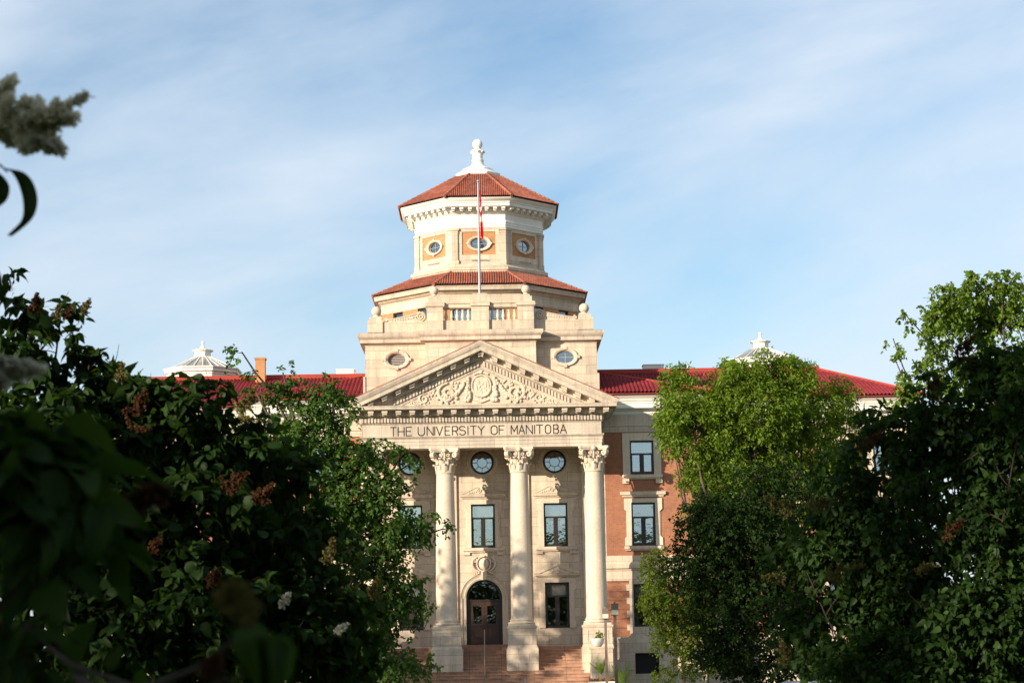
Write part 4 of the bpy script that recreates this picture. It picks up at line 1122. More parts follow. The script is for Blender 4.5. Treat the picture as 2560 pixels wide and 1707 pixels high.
mb.mi = [1 if flag_white(i, j) else 0 for i in range(nz) for j in range(nu_)]
fl = obj('flag', mb, ['red', 'cloth']); tag(fl, 'red and white flag hanging limp from the pole', 'flag')

hr = thing('handrail', 'thin brown handrail running down the middle of the entrance steps', 'handrail', (-0.03, 0, 0))
mb = MB(); mb.tube([(-0.03, 2.5, 3.62), (-0.03, 1.6, 3.66), (-0.03, -2.6, 1.05), (-0.03, -3.0, 1.02)], 0.034, 8); obj('rail', mb, 'rail', hr)
for y, zt, zb in ((1.7, 3.6, 2.65), (-0.6, 2.28, 1.0), (-2.6, 1.04, 0.0)):
    mb = MB(); mb.tube([(-0.03, y, zb), (-0.03, y, zt)], 0.03, 8); obj('post', mb, 'rail', hr)

bl = thing('bollard', 'small pale post standing before the steps right of centre', 'bollard', (2.24, -6.5, 0))
mb = MB(); mb.lathe(2.24, -6.5, [(0.05, 0), (0.05, 0.74), (0.04, 0.78)], 12); obj('post', mb, 'steel', bl)
mb = MB(); mb.lathe(2.24, -6.5, [(0.06, 0.76), (0.06, 0.82), (0.03, 0.85)], 12); obj('cap', mb, 'steel', bl)

def lamp(px_top, py_top, py_bot, wpx, Y, label):
    p = at(px_top, py_top, Y); q = at(px_top, py_bot, Y); d = Y+124; w = wpx*d/FPX/2
    L = thing('street_lamp', label, 'street lamp', (p[0], Y, 0), 'square brown lamps beside the steps')
    x, z1, z0 = p[0], p[2], q[2]; zm = z0+(z1-z0)*0.46
    mb = MB(); mb.box(x-0.07, x+0.07, Y-0.07, Y+0.07, 0, z0-0.02); mb.box(x-0.14, x+0.14, Y-0.14, Y+0.14, 0, 0.06); obj('pole', mb, 'lamp', L)
    mb = MB(); mb.box(x-w, x+w, Y-w, Y+w, zm, z1); mb.lathe(x, Y, [(0.05, z1), (0.05, z1+0.07), (0.02, z1+0.1)], 8); obj('hood', mb, 'lamp', L)
    mb = MB(); mb.box(x-w+0.01, x+w-0.01, Y-w+0.01, Y+w-0.01, z0+0.02, zm); obj('diffuser', mb, 'lampglass', L)
    mb = MB(); mb.box(x-w, x+w, Y-w, Y+w, z0-0.02, z0+0.02); obj('base_plate', mb, 'lamp', L)
lamp(1513, 1520, 1545.5, 14.5, -10.0, 'shorter square brown lamp close beside the end column')
lamp(1536.5, 1508, 1536.5, 17.5, -25.0, 'taller square brown lamp just right of the shorter one')

# ------------------------------------------------------------------ foliage tools
TP = {
 'heart': (np.array([(0,0,0),(0.34,0,-0.01),(0.68,0,-0.05),(1,0,-0.16),(0.02,0.20,0.04),(0.26,0.36,0.06),(0.62,0.24,0.0),(0.02,-0.20,0.04),(0.26,-0.36,0.06),(0.62,-0.24,0.0)]),
           [(0,4,5,1),(1,5,6,2),(2,6,3,3),(0,1,8,7),(1,2,9,8),(2,3,3,9)]),
 'broad': (np.array([(0,0,0),(0.4,0.34,0.07),(1,0,-0.06),(0.4,-0.34,0.07)]), [(0,1,2,2),(0,2,3,3)]),
 'lobed': (np.array([(0,0,0),(0.15,0.42,0.05),(0.42,0.20,0.03),(0.62,0.42,0.0),(1,0,-0.1),(0.62,-0.42,0.0),(0.42,-0.20,0.03),(0.15,-0.42,0.05)]),
           [(0,1,2,2),(0,2,4,6),(2,3,4,4),(6,4,5,5),(0,6,7,7)]),
 'narrow': (np.array([(0,0,0),(0.42,0.21,0.03),(1,0,-0.05),(0.42,-0.21,0.03)]), [(0,1,2,2),(0,2,3,3)]),
}
def unit(a): return a/np.maximum(1e-9, np.linalg.norm(a, axis=-1, keepdims=True))
def leaf_arrays(P, Dr, Nr, S, kind, wide=1.0):
    T, F = TP[kind]; T = T*np.array([1, wide, 1])
    Dr = unit(Dr); Nr = unit(Nr - Dr*(Nr*Dr).sum(1, keepdims=True)); Sd = np.cross(Nr, Dr)
    vr = np.random.RandomState(len(P) % 9973); cu = vr.uniform(0.2, 2.6, len(P))[:, None]; wi = vr.uniform(0.75, 1.15, len(P))[:, None]
    tx, ty = T[None, :, 0], T[None, :, 1]*wi; tz = T[None, :, 2]*cu - 0.16*(cu-0.8)*tx*tx + np.abs(ty)*vr.uniform(-0.35, 0.5, len(P))[:, None]
    V = P[:, None, :] + S[:, None, None]*(tx[..., None]*Dr[:, None, :] + ty[..., None]*Sd[:, None, :] + tz[..., None]*Nr[:, None, :])
    k = len(T); n = len(P)
    return V.reshape(-1, 3), F, k, n
def leaves_obj(name, P, Dr, Nr, S, kind, mat, parent, wide=1.0):
    V, F, k, n = leaf_arrays(P, Dr, Nr, S, kind, wide)
    base = (np.arange(n)*k)[:, None]
    tri = [f[:3] for f in F]+[(f[0], f[2], f[3]) for f in F if f[3] != f[2]]
    Fa = np.concatenate([base + np.array(t)[None, :] for t in tri], 0)
    return raw_obj(name, V, Fa, mat, parent)

def lump(P, seed, f):
    r = np.random.RandomState(seed); v = np.zeros(len(P))
    for k in range(7):
        w = r.normal(size=3)*f*(0.6+0.25*k); v += np.sin(P@w + r.uniform(0, 6.28))/(1+0.2*k)
    return v/3.0

def sprays(blobs, n, per, tw, ls, rs, up=0.25, droop=0.35, shell=0.5, gate=None, gf=1.2, fill=1.0):
    """blobs: (centre, radii, weight).  Twigs scattered through the blobs, leaves set along each twig."""
    rng = np.random.RandomState(rs)
    wts = np.array([w*(r[0]*r[1]*r[2])**(2/3) for c, r, w in blobs]); wts /= wts.sum()
    idx = rng.choice(len(blobs), n, p=wts)
    Cc = np.array([b[0] for b in blobs])[idx]; Rr = np.array([b[1] for b in blobs])[idx]
    u = unit(rng.normal(size=(n, 3))); rho = rng.uniform(0, 1, n)**shell
    P = Cc + u*Rr*rho[:, None]
    if gate is not None:
        keep = lump(P, rs+7, gf) > gate; P, u = P[keep], u[keep]; n = len(P)
    t = unit(u*0.7 + rng.normal(size=(n, 3))*0.55 + np.array([0, 0, up]))
    a = unit(np.cross(t, rng.normal(size=(n, 3)))); b = np.cross(t, a)
    LP, LD, LN, LS = [], [], [], []
    for k in range(per):
        s_ = (k+0.5)/per*tw*rng.uniform(0.7, 1.3, n)
        ang = k*2.4 + rng.uniform(0, 1, n)
        o = a*np.cos(ang)[:, None] + b*np.sin(ang)[:, None]
        pos = P + t*s_[:, None] - np.array([0, 0, 1.0])*(droop*s_**2/max(tw, 1e-3))[:, None]
        d = unit(t*0.45 + o*0.9 + rng.normal(size=(n, 3))*0.25 - np.array([0, 0, droop]))
        nn = unit(np.array([0, 0, 1.0]) + rng.normal(size=(n, 3))*0.55)
        LP.append(pos + d*ls*0.12); LD.append(d); LN.append(nn); LS.append(ls*rng.uniform(0.65, 1.25, n))
    return P, t, np.concatenate(LP), np.concatenate(LD), np.concatenate(LN), np.concatenate(LS)

def limb(mb, p0, p1, r0, r1, rng, n=7, wob=0.08, sag=0.0, sides=6):
    p0, p1 = Vector(p0), Vector(p1); L = (p1-p0).length; pts = []; rr = []
    o1 = Vector((rng.uniform(-1, 1), rng.uniform(-1, 1), rng.uniform(-1, 1)))*L*wob
    for i in range(n+1):
        q = i/n; p = p0.lerp(p1, q) + o1*math.sin(PI*q) + Vector((0, 0, -sag*L*math.sin(PI*q)))
        p += Vector((rng.uniform(-1, 1), rng.uniform(-1, 1), rng.uniform(-1, 1)))*L*0.012
        pts.append(p); rr.append(r0+(r1-r0)*q)
    mb.tube(pts, rr, sides); return pts

def px_blobs(L):
    """(px, py, Y, rx_px, ry_px, weight[, depth radius in m]) measured on the photograph -> real ellipsoids"""
    out = []
    for e in L:
        px, py, Y, rx, ry, w = e[:6]; c = at(px, py, Y); k = (Y+124.0)/FPX
        out.append((c, np.array([rx*k, e[6] if len(e) > 6 else max(rx, ry)*k*0.8, ry*k]), w))
    return out

def plant(name, label, cat, base, blobs, n, per, tw, ls, kind, leaf, bark, seed, r_trunk, fork, wide=1.0, up=0.25, droop=0.35, shell=0.5, gate=None, gf=1.2, twigs=0, twig_r=0.006, stems=1, group=None, trunk_name='trunk', spread=0.25, fork_xy=None, limbs_n=1):
    rng = random.Random(seed)
    t = thing(name, label, cat, tuple(base), group)
    P, tv, LP, LD, LN, LS = sprays(blobs, n, per, tw, ls, seed, up, droop, shell, gate, gf)
    leaves_obj('crown', LP, LD, LN, LS, kind, leaf, t, wide)
    mb = MB(); tips = []
    b0 = Vector(base)
    for k in range(stems):
        fx = Vector((rng.uniform(-1, 1)*spread, rng.uniform(-1, 1)*spread, 0)) if stems > 1 else Vector((0, 0, 0))
        fk = Vector(fork_xy) if fork_xy is not None else Vector((b0.x, b0.y, 0)); fk = fk + fx; fk.z = b0.z+fork*rng.uniform(0.85, 1.1)
        s0 = b0 + Vector((rng.uniform(-1, 1), rng.uniform(-1, 1), 0))*(spread*0.35 if stems > 1 else 0)
        pts = limb(mb, s0, fk, r_trunk, r_trunk*0.7, rng, 8, 0.03, sides=9); tips.append(pts[-1])
    ends = []
    for c, r, w in blobs:
        f = min(tips, key=lambda q: (q-Vector(c)).length)
        for q in range(limbs_n):
            e = Vector(c) + (Vector((rng.uniform(-.5, .5)*r[0], rng.uniform(-.5, .5)*r[1], rng.uniform(-.4, .5)*r[2])) if q else Vector((0, 0, 0)))
            pts = limb(mb, f, e, r_trunk*0.5, r_trunk*0.13, rng, 8, 0.10, 0.03); ends.append((pts, Vector(c)))
    obj(trunk_name, mb, bark, t, 60)
    if twigs:
        mb = MB(); ii = np.random.RandomState(seed+3).choice(len(P), min(twigs, len(P)), replace=False)
        AP = np.array([tuple(p) for pts, c in ends for p in pts[2:]])
        for i in ii:
            p = P[i]; j = np.argmin(((AP-p)**2).sum(1)); a = Vector(AP[j])
            limb(mb, a, p, twig_r*1.8, twig_r, rng, 5, 0.10, sides=4); mb.tube([Vector(p), Vector(p+tv[i]*tw*0.9)], [twig_r, twig_r*0.4], 3)
        obj('branches', mb, 'twig', t, 60)
    return t, P, tv

def panicle(c, ax, L, Rr, n, mat, parent, seed, fs=0.011):
    """a branching flower head: side branches along an axis carrying small florets"""
    rng = np.random.RandomState(seed); ax = unit(np.array(ax, float)); a = unit(np.cross(ax, np.array([0.3, 0.5, 0.2]))); b = np.cross(ax, a)
    c = np.array(c, float)
    nb = 16; bi = rng.randint(0, nb, n)
    bs = rng.uniform(0.0, 0.85, nb); bang = np.arange(nb)*2.4
    blen = Rr*(1.05-bs)*rng.uniform(0.7, 1.2, nb)
    bd = unit(a*np.cos(bang)[:, None] + b*np.sin(bang)[:, None] + ax*0.65)
    q = rng.uniform(0.1, 1.0, n)
    P = c + ax*(bs[bi]*L)[:, None] + bd[bi]*(blen[bi]*q)[:, None] + rng.normal(size=(n, 3))*Rr*0.075*(1.25-q)[:, None]
    tip = rng.uniform(0, 1, n) < 0.15
    P[tip] = c + ax*(L*rng.uniform(0.5, 1.05, tip.sum()))[:, None] + rng.normal(size=(tip.sum(), 3))*Rr*0.07
    D_ = unit(rng.normal(size=(n, 3))); N_ = unit(rng.normal(size=(n, 3)))
    return leaves_obj('flower_panicle', P, D_, N_, np.full(n, fs)*rng.uniform(0.7, 1.3, n), 'lobed', mat, parent)

# ------------------------------------------------------------------ trees and shrubs
def ground_at(px, py, Y): p = at(px, py, Y); return (p[0], Y, 0.0)

# bright sunlit ash in front of the right-hand bay
bl_ = px_blobs([(1715,970,-50,66,58,1.0),(1835,955,-50,90,48,1.1),(1935,905,-49.5,48,28,0.7),(1965,945,-49,75,50,1.0),(1735,1075,-51,92,80,1.1),(1880,1040,-50,130,100,1.2),(2010,1040,-49,95,85,1.0),(1690,1040,-51,45,50,0.9),(1662,1000,-50,16,30,0.35),(1775,1005,-50,60,60,1.0),(1660,1090,-50,22,40,0.5),
               (1810,1180,-50,120,75,1.0),(1960,1170,-49,130,80,1.0),(2090,1000,-48,55,55,0.7),(2110,1080,-48,60,65,0.8),(2080,1180,-48,90,80,0.9),(1690,1160,-50,40,50,0.7),(1900,1280,-49,140,66,0.9),(1800,1290,-49,85,60,0.8)])
plant('ash_tree', 'sunlit bright green tree with fine narrow leaves before the right wing', 'tree', ground_at(1880, 1700, -50), bl_, 14000, 8, 0.30, 0.16, 'narrow', 'leaf_ash', 'bark', 11, 0.14, 4.2, up=0.5, droop=0.22, shell=0.42, gate=-0.33, gf=2.2, twigs=200, twig_r=0.009)
# small tree beside the steps, trunks visible
bl_ = px_blobs([(1650,1420,-8,50,50,1.0),(1690,1490,-8,80,70,1.1),(1640,1500,-9,40,60,0.9),(1720,1590,-8,70,55,1.0),(1665,1570,-8,40,40,0.8),(1740,1660,-8.5,60,45,0.6),(1660,1690,-9,30,25,0.5),(1760,1480,-7.5,70,80,1.0),(1640,1620,-8.5,18,15,0.4)])
plant('small_tree', 'small forked tree with tan trunks growing right of the entrance steps', 'tree', ground_at(1712, 1690, -8), bl_, 4300, 9, 0.30, 0.13, 'broad', 'leaf_small', 'bark_pale', 12, 0.10, 1.9, stems=2, spread=0.18, gate=-0.35, gf=2.2, shell=0.45, twigs=120, twig_r=0.008)
# dark linden in the shade further right
bl_ = px_blobs([(1820,1310,-60,130,85,1.0),(1760,1420,-60,100,90,1.0),(1900,1420,-59,150,110,1.1),(1850,1540,-60,140,90,1.0),(2050,1420,-58,150,140,1.1),(2050,1560,-58,140,110,1.0),(1930,1250,-59,110,60,0.8),(1900,1195,-59,60,35,0.45),(1760,1275,-60,50,40,0.5),(1990,1190,-59,60,40,0.5),(2080,1290,-58,110,80,0.9),(2220,1450,-57,130,150,0.9),(1810,1630,-60,80,50,0.8),(1900,1670,-59,110,50,0.9),(2080,1670,-58,120,50,0.9)])
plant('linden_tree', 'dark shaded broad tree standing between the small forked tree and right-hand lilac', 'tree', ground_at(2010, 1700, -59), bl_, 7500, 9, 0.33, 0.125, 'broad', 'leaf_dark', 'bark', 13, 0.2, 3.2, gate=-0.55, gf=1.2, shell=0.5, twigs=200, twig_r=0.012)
# small sunlit tree glimpsed far behind the shade
bl_ = px_blobs([(2150,1500,-24,60,60,1.0),(2220,1560,-24,60,60,1.0),(2160,1600,-24,60,40,0.8),(1990,1370,-24,50,40,0.7),(2080,1390,-24,50,35,0.7)])
plant('small_tree', 'small yellow-green sunlit tree glimpsed through gaps in the dark trees at right', 'tree', ground_at(2180, 1700, -24), bl_, 900, 9, 0.32, 0.15, 'broad', 'leaf_small', 'bark_pale', 17, 0.09, 1.4, stems=2, spread=0.2, gate=-0.5, gf=2.0, twigs=60, twig_r=0.008)
# tall elm, top right
bl_ = px_blobs([(2440,705,-64,42,26,0.6),(2510,720,-64,60,34,0.8),(2390,745,-64,60,36,0.8),(2350,790,-64,55,40,0.8),(2270,790,-64,26,18,0.35),(2310,850,-64,60,50,0.9),(2235,845,-64,28,26,0.4),(2440,800,-63,90,55,1.0),(2540,820,-63,90,80,1.0),(2290,920,-64,56,50,0.9),(2240,905,-64,24,30,0.35),(2265,985,-64,32,55,0.6),(2400,920,-63,100,80,1.0),(2540,960,-62,100,90,1.0),(2680,860,-62,120,150,1.0),(2640,1050,-62,140,120,1.0),(2440,1080,-63,130,70,0.8)])
plant('elm_tree', 'tall sunlit tree with airy yellow-green foliage at upper right', 'tree', ground_at(2700, 1700, -62), bl_, 3300, 10, 0.32, 0.135, 'lobed', 'leaf_elm', 'bark', 14, 0.11, 6.0, gate=-0.34, gf=2.6, shell=0.55, twigs=420, twig_r=0.010, up=0.1, droop=0.5)
# maple reaching across the left of the portico
bl_ = px_blobs([(600,880,-62,28,28,0.35),(655,958,-62,60,34,0.6),(712,935,-62,32,24,0.4),(640,980,-62,60,45,0.9),(720,1010,-62,75,60,1.0),(800,970,-62,42,30,0.7),(830,1020,-62,60,50,1.0),(700,1090,-62,80,45,0.9),(860,1060,-62,34,22,0.5),(780,1100,-62,80,40,0.8),
               (900,1150,-62,90,55,1.0),(985,1165,-62,70,45,0.9),(940,1200,-62,70,40,0.8),(1040,1150,-62,28,26,0.6),(960,1240,-62,90,60,1.0),(850,1240,-62,90,70,1.0),(1030,1225,-62,26,30,0.5),(1050,1310,-62,45,36,0.8),(970,1330,-62,85,60,1.0),(1110,1325,-62,22,20,0.45),(870,1350,-61,100,80,1.0),
               (960,1430,-61,60,45,0.8),(1000,1500,-61,70,70,1.0),(1060,1570,-61,50,50,0.9),(930,1550,-61,90,80,1.0),(1000,1640,-61,90,60,1.0),(860,1470,-60,90,80,0.9),(880,1650,-60,90,70,0.9),(640,1150,-61,90,60,0.8),(740,1230,-61,80,80,0.8)])
plant('maple_tree', 'large dark-limbed tree with lobed leaves reaching across the left columns', 'tree', ground_at(770, 1700, -61), bl_, 3700, 10, 0.36, 0.13, 'lobed', 'leaf_maple', 'bark', 15, 0.17, 5.0, gate=-0.27, gf=2.2, shell=0.5, twigs=420, twig_r=0.010, up=0.1, droop=0.45)

# lilac thickets in the foreground shade
bl_ = px_blobs([(15,710,-113.5,30,40,0.35),(40,800,-113.5,70,50,0.55),(140,785,-113.5,55,35,0.4),(195,820,-113.5,30,40,0.35),(40,900,-113.6,100,60,0.8),(150,880,-113.5,70,45,0.5),(215,900,-113.5,30,25,0.3),(250,970,-113.4,90,45,0.8),(400,1010,-113.4,110,60,1.0),(320,1000,-113.4,90,55,1.0),(530,980,-113.3,45,35,0.6),
               (100,1080,-113.8,150,110,1.2),(350,1130,-113.4,170,110,1.3),(560,1100,-113.2,110,80,1.1),(700,1200,-113.0,95,80,0.9),(480,1250,-113.5,190,120,1.2),(250,1330,-113.7,200,150,1.2),(640,1370,-113.2,170,110,1.2),(780,1340,-113.0,70,70,0.7),(80,1320,-114,130,160,1.1),
               (420,1480,-113.7,220,130,1.2),(700,1530,-113.3,170,110,1.2),(840,1520,-113.1,75,70,0.9),(200,1600,-113.9,220,130,1.1),(560,1640,-113.5,230,100,1.1),(830,1640,-113.2,110,80,1.0),(890,1450,-113.0,45,40,0.5)])
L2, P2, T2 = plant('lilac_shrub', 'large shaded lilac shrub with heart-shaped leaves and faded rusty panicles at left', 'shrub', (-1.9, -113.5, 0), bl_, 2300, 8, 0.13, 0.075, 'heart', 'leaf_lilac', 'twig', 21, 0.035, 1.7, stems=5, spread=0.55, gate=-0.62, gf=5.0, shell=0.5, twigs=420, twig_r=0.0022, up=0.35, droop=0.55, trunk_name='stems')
# bare twigs against the sky
mb = MB(); lr = random.Random(3)
a = at(275, 1010, -113.4)
for (x, y, r0) in ((299, 860, 0.0035), (340, 915, 0.0025), (330, 925, 0.0025), (290, 905, 0.002)): limb(mb, a, at(x, y, -113.4), r0*1.4, 0.0012, lr, 6, 0.05, sides=5)
for (x, y, x2, y2) in ((165, 940, 170, 880), (140, 930, 165, 905), (10, 760, 30, 690), (10, 740, 36, 706)): limb(mb, at(x, y, -113.4), at(x2, y2, -113.4), 0.003, 0.0012, lr, 5, 0.05, sides=5)
obj('bare_twigs', mb, 'twig', L2, 60)
def pan_px(px, py, Y, dx, dy, Lpx, n, mat, parent, seed, rad=0.35, fs=0.011):
    k = (Y+124)/FPX; c = at(px, py, Y); d = AX_R*dx - AX_U*dy + AX_F*(-0.25)
    return panicle(c, d, Lpx*k, Lpx*k*rad, n, mat, parent, seed, fs)
sd_ = 100
for (x, y, dx, dy, L, mat, n) in ((85,785,.2,-1,45,'fl_brown',350),(140,800,.3,-1,34,'fl_yellow',220),(165,800,.4,-1,30,'fl_brown',200),(205,785,.6,-1,34,'fl_yellow',180),(330,1080,.2,-.5,100,'fl_brown',900),(600,1050,.4,-.8,80,'fl_yellow',500),(370,1390,.3,-.4,60,'fl_brown',350),(520,1470,.3,-.5,55,'fl_brown',450),(820,1410,.2,-1,55,'fl_yellow',450),(560,1230,.5,-.4,70,'fl_brown',450),(640,1260,.4,-.5,60,'fl_brown',400),(930,1500,.2,-.8,50,'fl_yellow',350),(700,1515,.4,-.5,38,'fl_white',260),(835,1582,.6,-.4,36,'fl_white',240),(300,955,.2,-1,40,'fl_yellow',200)):
    sd_ += 1; pan_px(x, y, -113.4-0.6, dx, dy, L*1.2, int(n*1.6), mat, L2, sd_, 0.46, 0.012)

bl_ = px_blobs([(2330,960,-108,60,30,0.5),(2440,915,-108.2,55,55,0.8),(2520,960,-108.2,110,90,1.0),(2180,1080,-107.6,50,35,0.6),(2260,1080,-107.8,90,50,0.9),(2380,1060,-108,120,80,1.1),(2520,1120,-108.4,120,110,1.1),(2100,1150,-107.5,55,32,0.6),(2200,1180,-107.7,110,60,1.0),(2350,1200,-108,150,80,1.1),
               (2040,1290,-107.4,70,32,0.6),(2150,1300,-107.6,110,55,1.0),(2320,1330,-107.9,160,80,1.1),(2500,1330,-108.5,140,120,1.2),(2000,1390,-107.4,75,45,0.7),(2150,1420,-107.6,130,70,1.0),(2340,1470,-107.9,170,90,1.0),(2520,1540,-108.6,140,140,1.2),(2060,1530,-107.5,95,55,0.8),(2250,1590,-107.8,130,70,0.9),(2420,1640,-108.2,160,80,1.0),(2000,1630,-107.4,60,60,0.6),(2560,1000,-109,60,120,1.0),(2150,1670,-107.6,120,60,0.9),(2540,1660,-108.5,120,90,1.0),(2400,1150,-106.8,130,120,1.1),(2500,1300,-106.8,120,150,1.1),(2450,1550,-106.8,150,120,1.0),(2230,1480,-106.6,120,90,0.9),(2200,1050,-107.2,60,40,0.6),(2150,1210,-107.2,100,60,0.9),(2100,1350,-107.0,110,60,0.9),(2200,1640,-108.4,180,60,1.0),(2420,1560,-108.8,140,90,0.9),(2300,1700,-108.6,200,40,0.9),(2310,1310,-106.9,60,80,1.0),(2380,1400,-106.9,60,60,0.8)])
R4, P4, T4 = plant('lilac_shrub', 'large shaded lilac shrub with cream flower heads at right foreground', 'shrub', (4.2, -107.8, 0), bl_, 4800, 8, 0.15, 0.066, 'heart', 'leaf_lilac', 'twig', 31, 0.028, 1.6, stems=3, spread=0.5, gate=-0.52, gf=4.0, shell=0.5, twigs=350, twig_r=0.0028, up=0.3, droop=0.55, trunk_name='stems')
for (x, y, dx, dy, L, mat, n) in ((1990,1285,-.9,-.5,70,'fl_yellow',450),(2010,1270,.9,-.3,60,'fl_yellow',400),(2060,1440,.9,-.3,75,'fl_yellow',450),(1970,1440,-.9,0,50,'fl_yellow',250),(2280,1425,.8,-.2,48,'fl_yellow',260),(1970,1665,-.2,-.6,60,'fl_yellow',320),(2300,1000,.5,-.6,60,'fl_brown',300),(2390,900,.5,-.7,55,'fl_brown',300),(2150,1130,.5,-.5,60,'fl_brown',260),(2350,1350,.5,-.5,60,'fl_brown',280)):
    sd_ += 1; pan_px(x, y, -107.8-0.95, dx, dy, L*1.35, int(n*1.8), mat, R4, sd_, 0.42, 0.014)

# the nearest lilac, left of the camera: blurred leaves and heads
bl_ = px_blobs([(10,1130,-121.6,70,40,1.0,0.1),(110,1170,-121.6,70,50,1.0,0.12),(10,1260,-121.6,80,60,0.9,0.12),(150,1260,-121.5,50,45,0.6,0.1),(10,1660,-121.7,90,30,0.6,0.1),(190,1690,-121.6,60,20,0.5,0.08),(600,1710,-122.3,40,20,0.25,0.05),(-500,500,-121.3,280,300,1.0,0.5)])  # last clump lies out of view, added to keep sky light off the leaves
base = (-1.5, -121.6, 0)
L4 = thing('lilac_shrub', 'nearest lilac, its blurred dark leaves and cream panicles at the left edge', 'shrub', base)
P, tv, LP, LD, LN, LS = sprays(bl_, 400, 6, 0.08, 0.072, 41, 0.2, 0.7, 0.6)
extra = [(at(600, 1560, -122.4), AX_R*0.5-AX_U*0.9, 0.06), (at(640, 1590, -122.4), AX_R*0.3-AX_U*0.9, 0.06), (at(690, 1590, -122.4), AX_R*0.15-AX_U*0.9, 0.05)]
LP = np.vstack([LP, [e[0] for e in extra]]); LD = np.vstack([LD, [e[1] for e in extra]])
LN = np.vstack([LN, [AX_R*0.5-AX_F*0.6+AX_U*0.3]*len(extra)]); LS = np.concatenate([LS, [e[2] for e in extra]])
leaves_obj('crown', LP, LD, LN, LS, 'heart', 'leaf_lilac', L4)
for path_, wd in (([(18, 420), (46, 428), (66, 455), (76, 500), (66, 545), (24, 588)], 24), ([(-40, 420), (-14, 430), (4, 455), (6, 480), (-4, 505), (-40, 530)], 22)):
    ctl = [path_[0]] + list(path_) + [path_[-1]]; fine = []
    for i in range(1, len(ctl)-2):
        for q in range(6):
            u = q/6; p0, p1, p2, p3 = ctl[i-1], ctl[i], ctl[i+1], ctl[i+2]
            fine.append(tuple(0.5*(2*p1[c_] + (p2[c_]-p0[c_])*u + (2*p0[c_]-5*p1[c_]+4*p2[c_]-p3[c_])*u*u + (3*p1[c_]-p0[c_]-3*p2[c_]+p3[c_])*u**3) for c_ in (0, 1)))
    fine.append(path_[-1]); vs = []; npt = len(fine)
    for i, (x, y) in enumerate(fine):   # two drooping folded leaves below the upper flower head
        q = i/(npt-1); w = wd*min(1, q*9)**0.5*math.sin(PI*(0.08+0.92*q))**0.8
        c = at(x, y, -120.9)
        for k_, dz in ((-1, 0.010), (0, -0.012), (1, 0.016)): vs.append(tuple(c + AX_R*(k_*w*0.8 - 10)*3.1/FPX + AX_F*(dz + 0.02*q)))
    mb = MB(); mb.add(vs, [(i*3+q, i*3+q+1, i*3+q+4, i*3+q+3) for i in range(npt-1) for q in (0, 1)]); obj('leaf', mb, 'leaf_lilac', L4, 80)
mb = MB(); lr = random.Random(8); AP = []
for c in ((60,1300,-121.6),(180,1430,-121.5),(90,1600,-121.7),(-90,330,-120.9),(-60,950,-121.2),(-60,1100,-121.6)):
    pts = limb(mb, (-1.5+lr.uniform(-.1, .1), -121.6+lr.uniform(-.1, .1), 0), at(*c), 0.016, 0.005, lr, 9, 0.06); AP += [tuple(p) for p in pts[4:]]
limb(mb, at(-90, 330, -120.9), at(120, 300, -120.9), 0.004, 0.002, lr, 6, 0.03); limb(mb, at(-60, 950, -121.2), at(60, 930, -121.2), 0.004, 0.002, lr, 5, 0.03)
limb(mb, at(-90, 330, -120.9), at(20, 430, -120.9), 0.003, 0.0015, lr, 6, 0.05)
limb(mb, at(180, 1700, -121.9), at(600, 1600, -122.35), 0.005, 0.002, lr, 6, 0.05); limb(mb, (-1.45, -121.6, 0), at(180, 1700, -121.9), 0.012, 0.005, lr, 7, 0.05)
AP = np.array(AP)
for p in P[::3]:
    j = np.argmin(((AP-p)**2).sum(1)); limb(mb, Vector(AP[j]), p, 0.003, 0.0015, lr, 4, 0.08, sides=4)
obj('stems', mb, 'twig', L4, 60)
for (x, y, Y, dx, dy, L, rad, n, mat, fs) in ((-60,315,-120.9,1,-.05,260,0.40,3200,'fl_cream',0.011),(50,330,-120.85,.8,.35,130,0.4,1100,'fl_cream',0.011),(90,300,-120.95,.95,-.40,150,0.24,800,'fl_cream',0.010),(-20,270,-120.9,.5,-.6,90,0.45,900,'fl_cream',0.011),
      (-70,930,-121.2,1,-.05,180,0.36,1800,'fl_cream',0.010),(620,1560,-122.4,-.1,-1,90,0.5,700,'fl_yellow',0.006),(560,1520,-122.4,.3,-.8,70,0.5,450,'fl_yellow',0.006),(290,1310,-121.4,.6,-.6,120,0.5,1300,'fl_brown',0.009),(350,1260,-121.4,.5,-.3,90,0.5,700,'fl_brown',0.009),(520,1690,-122.3,.3,-.6,60,0.5,300,'fl_brown',0.006)):
    sd_ += 1; pan_px(x, y, Y, dx, dy, L, n, mat, L4, sd_, rad, fs)

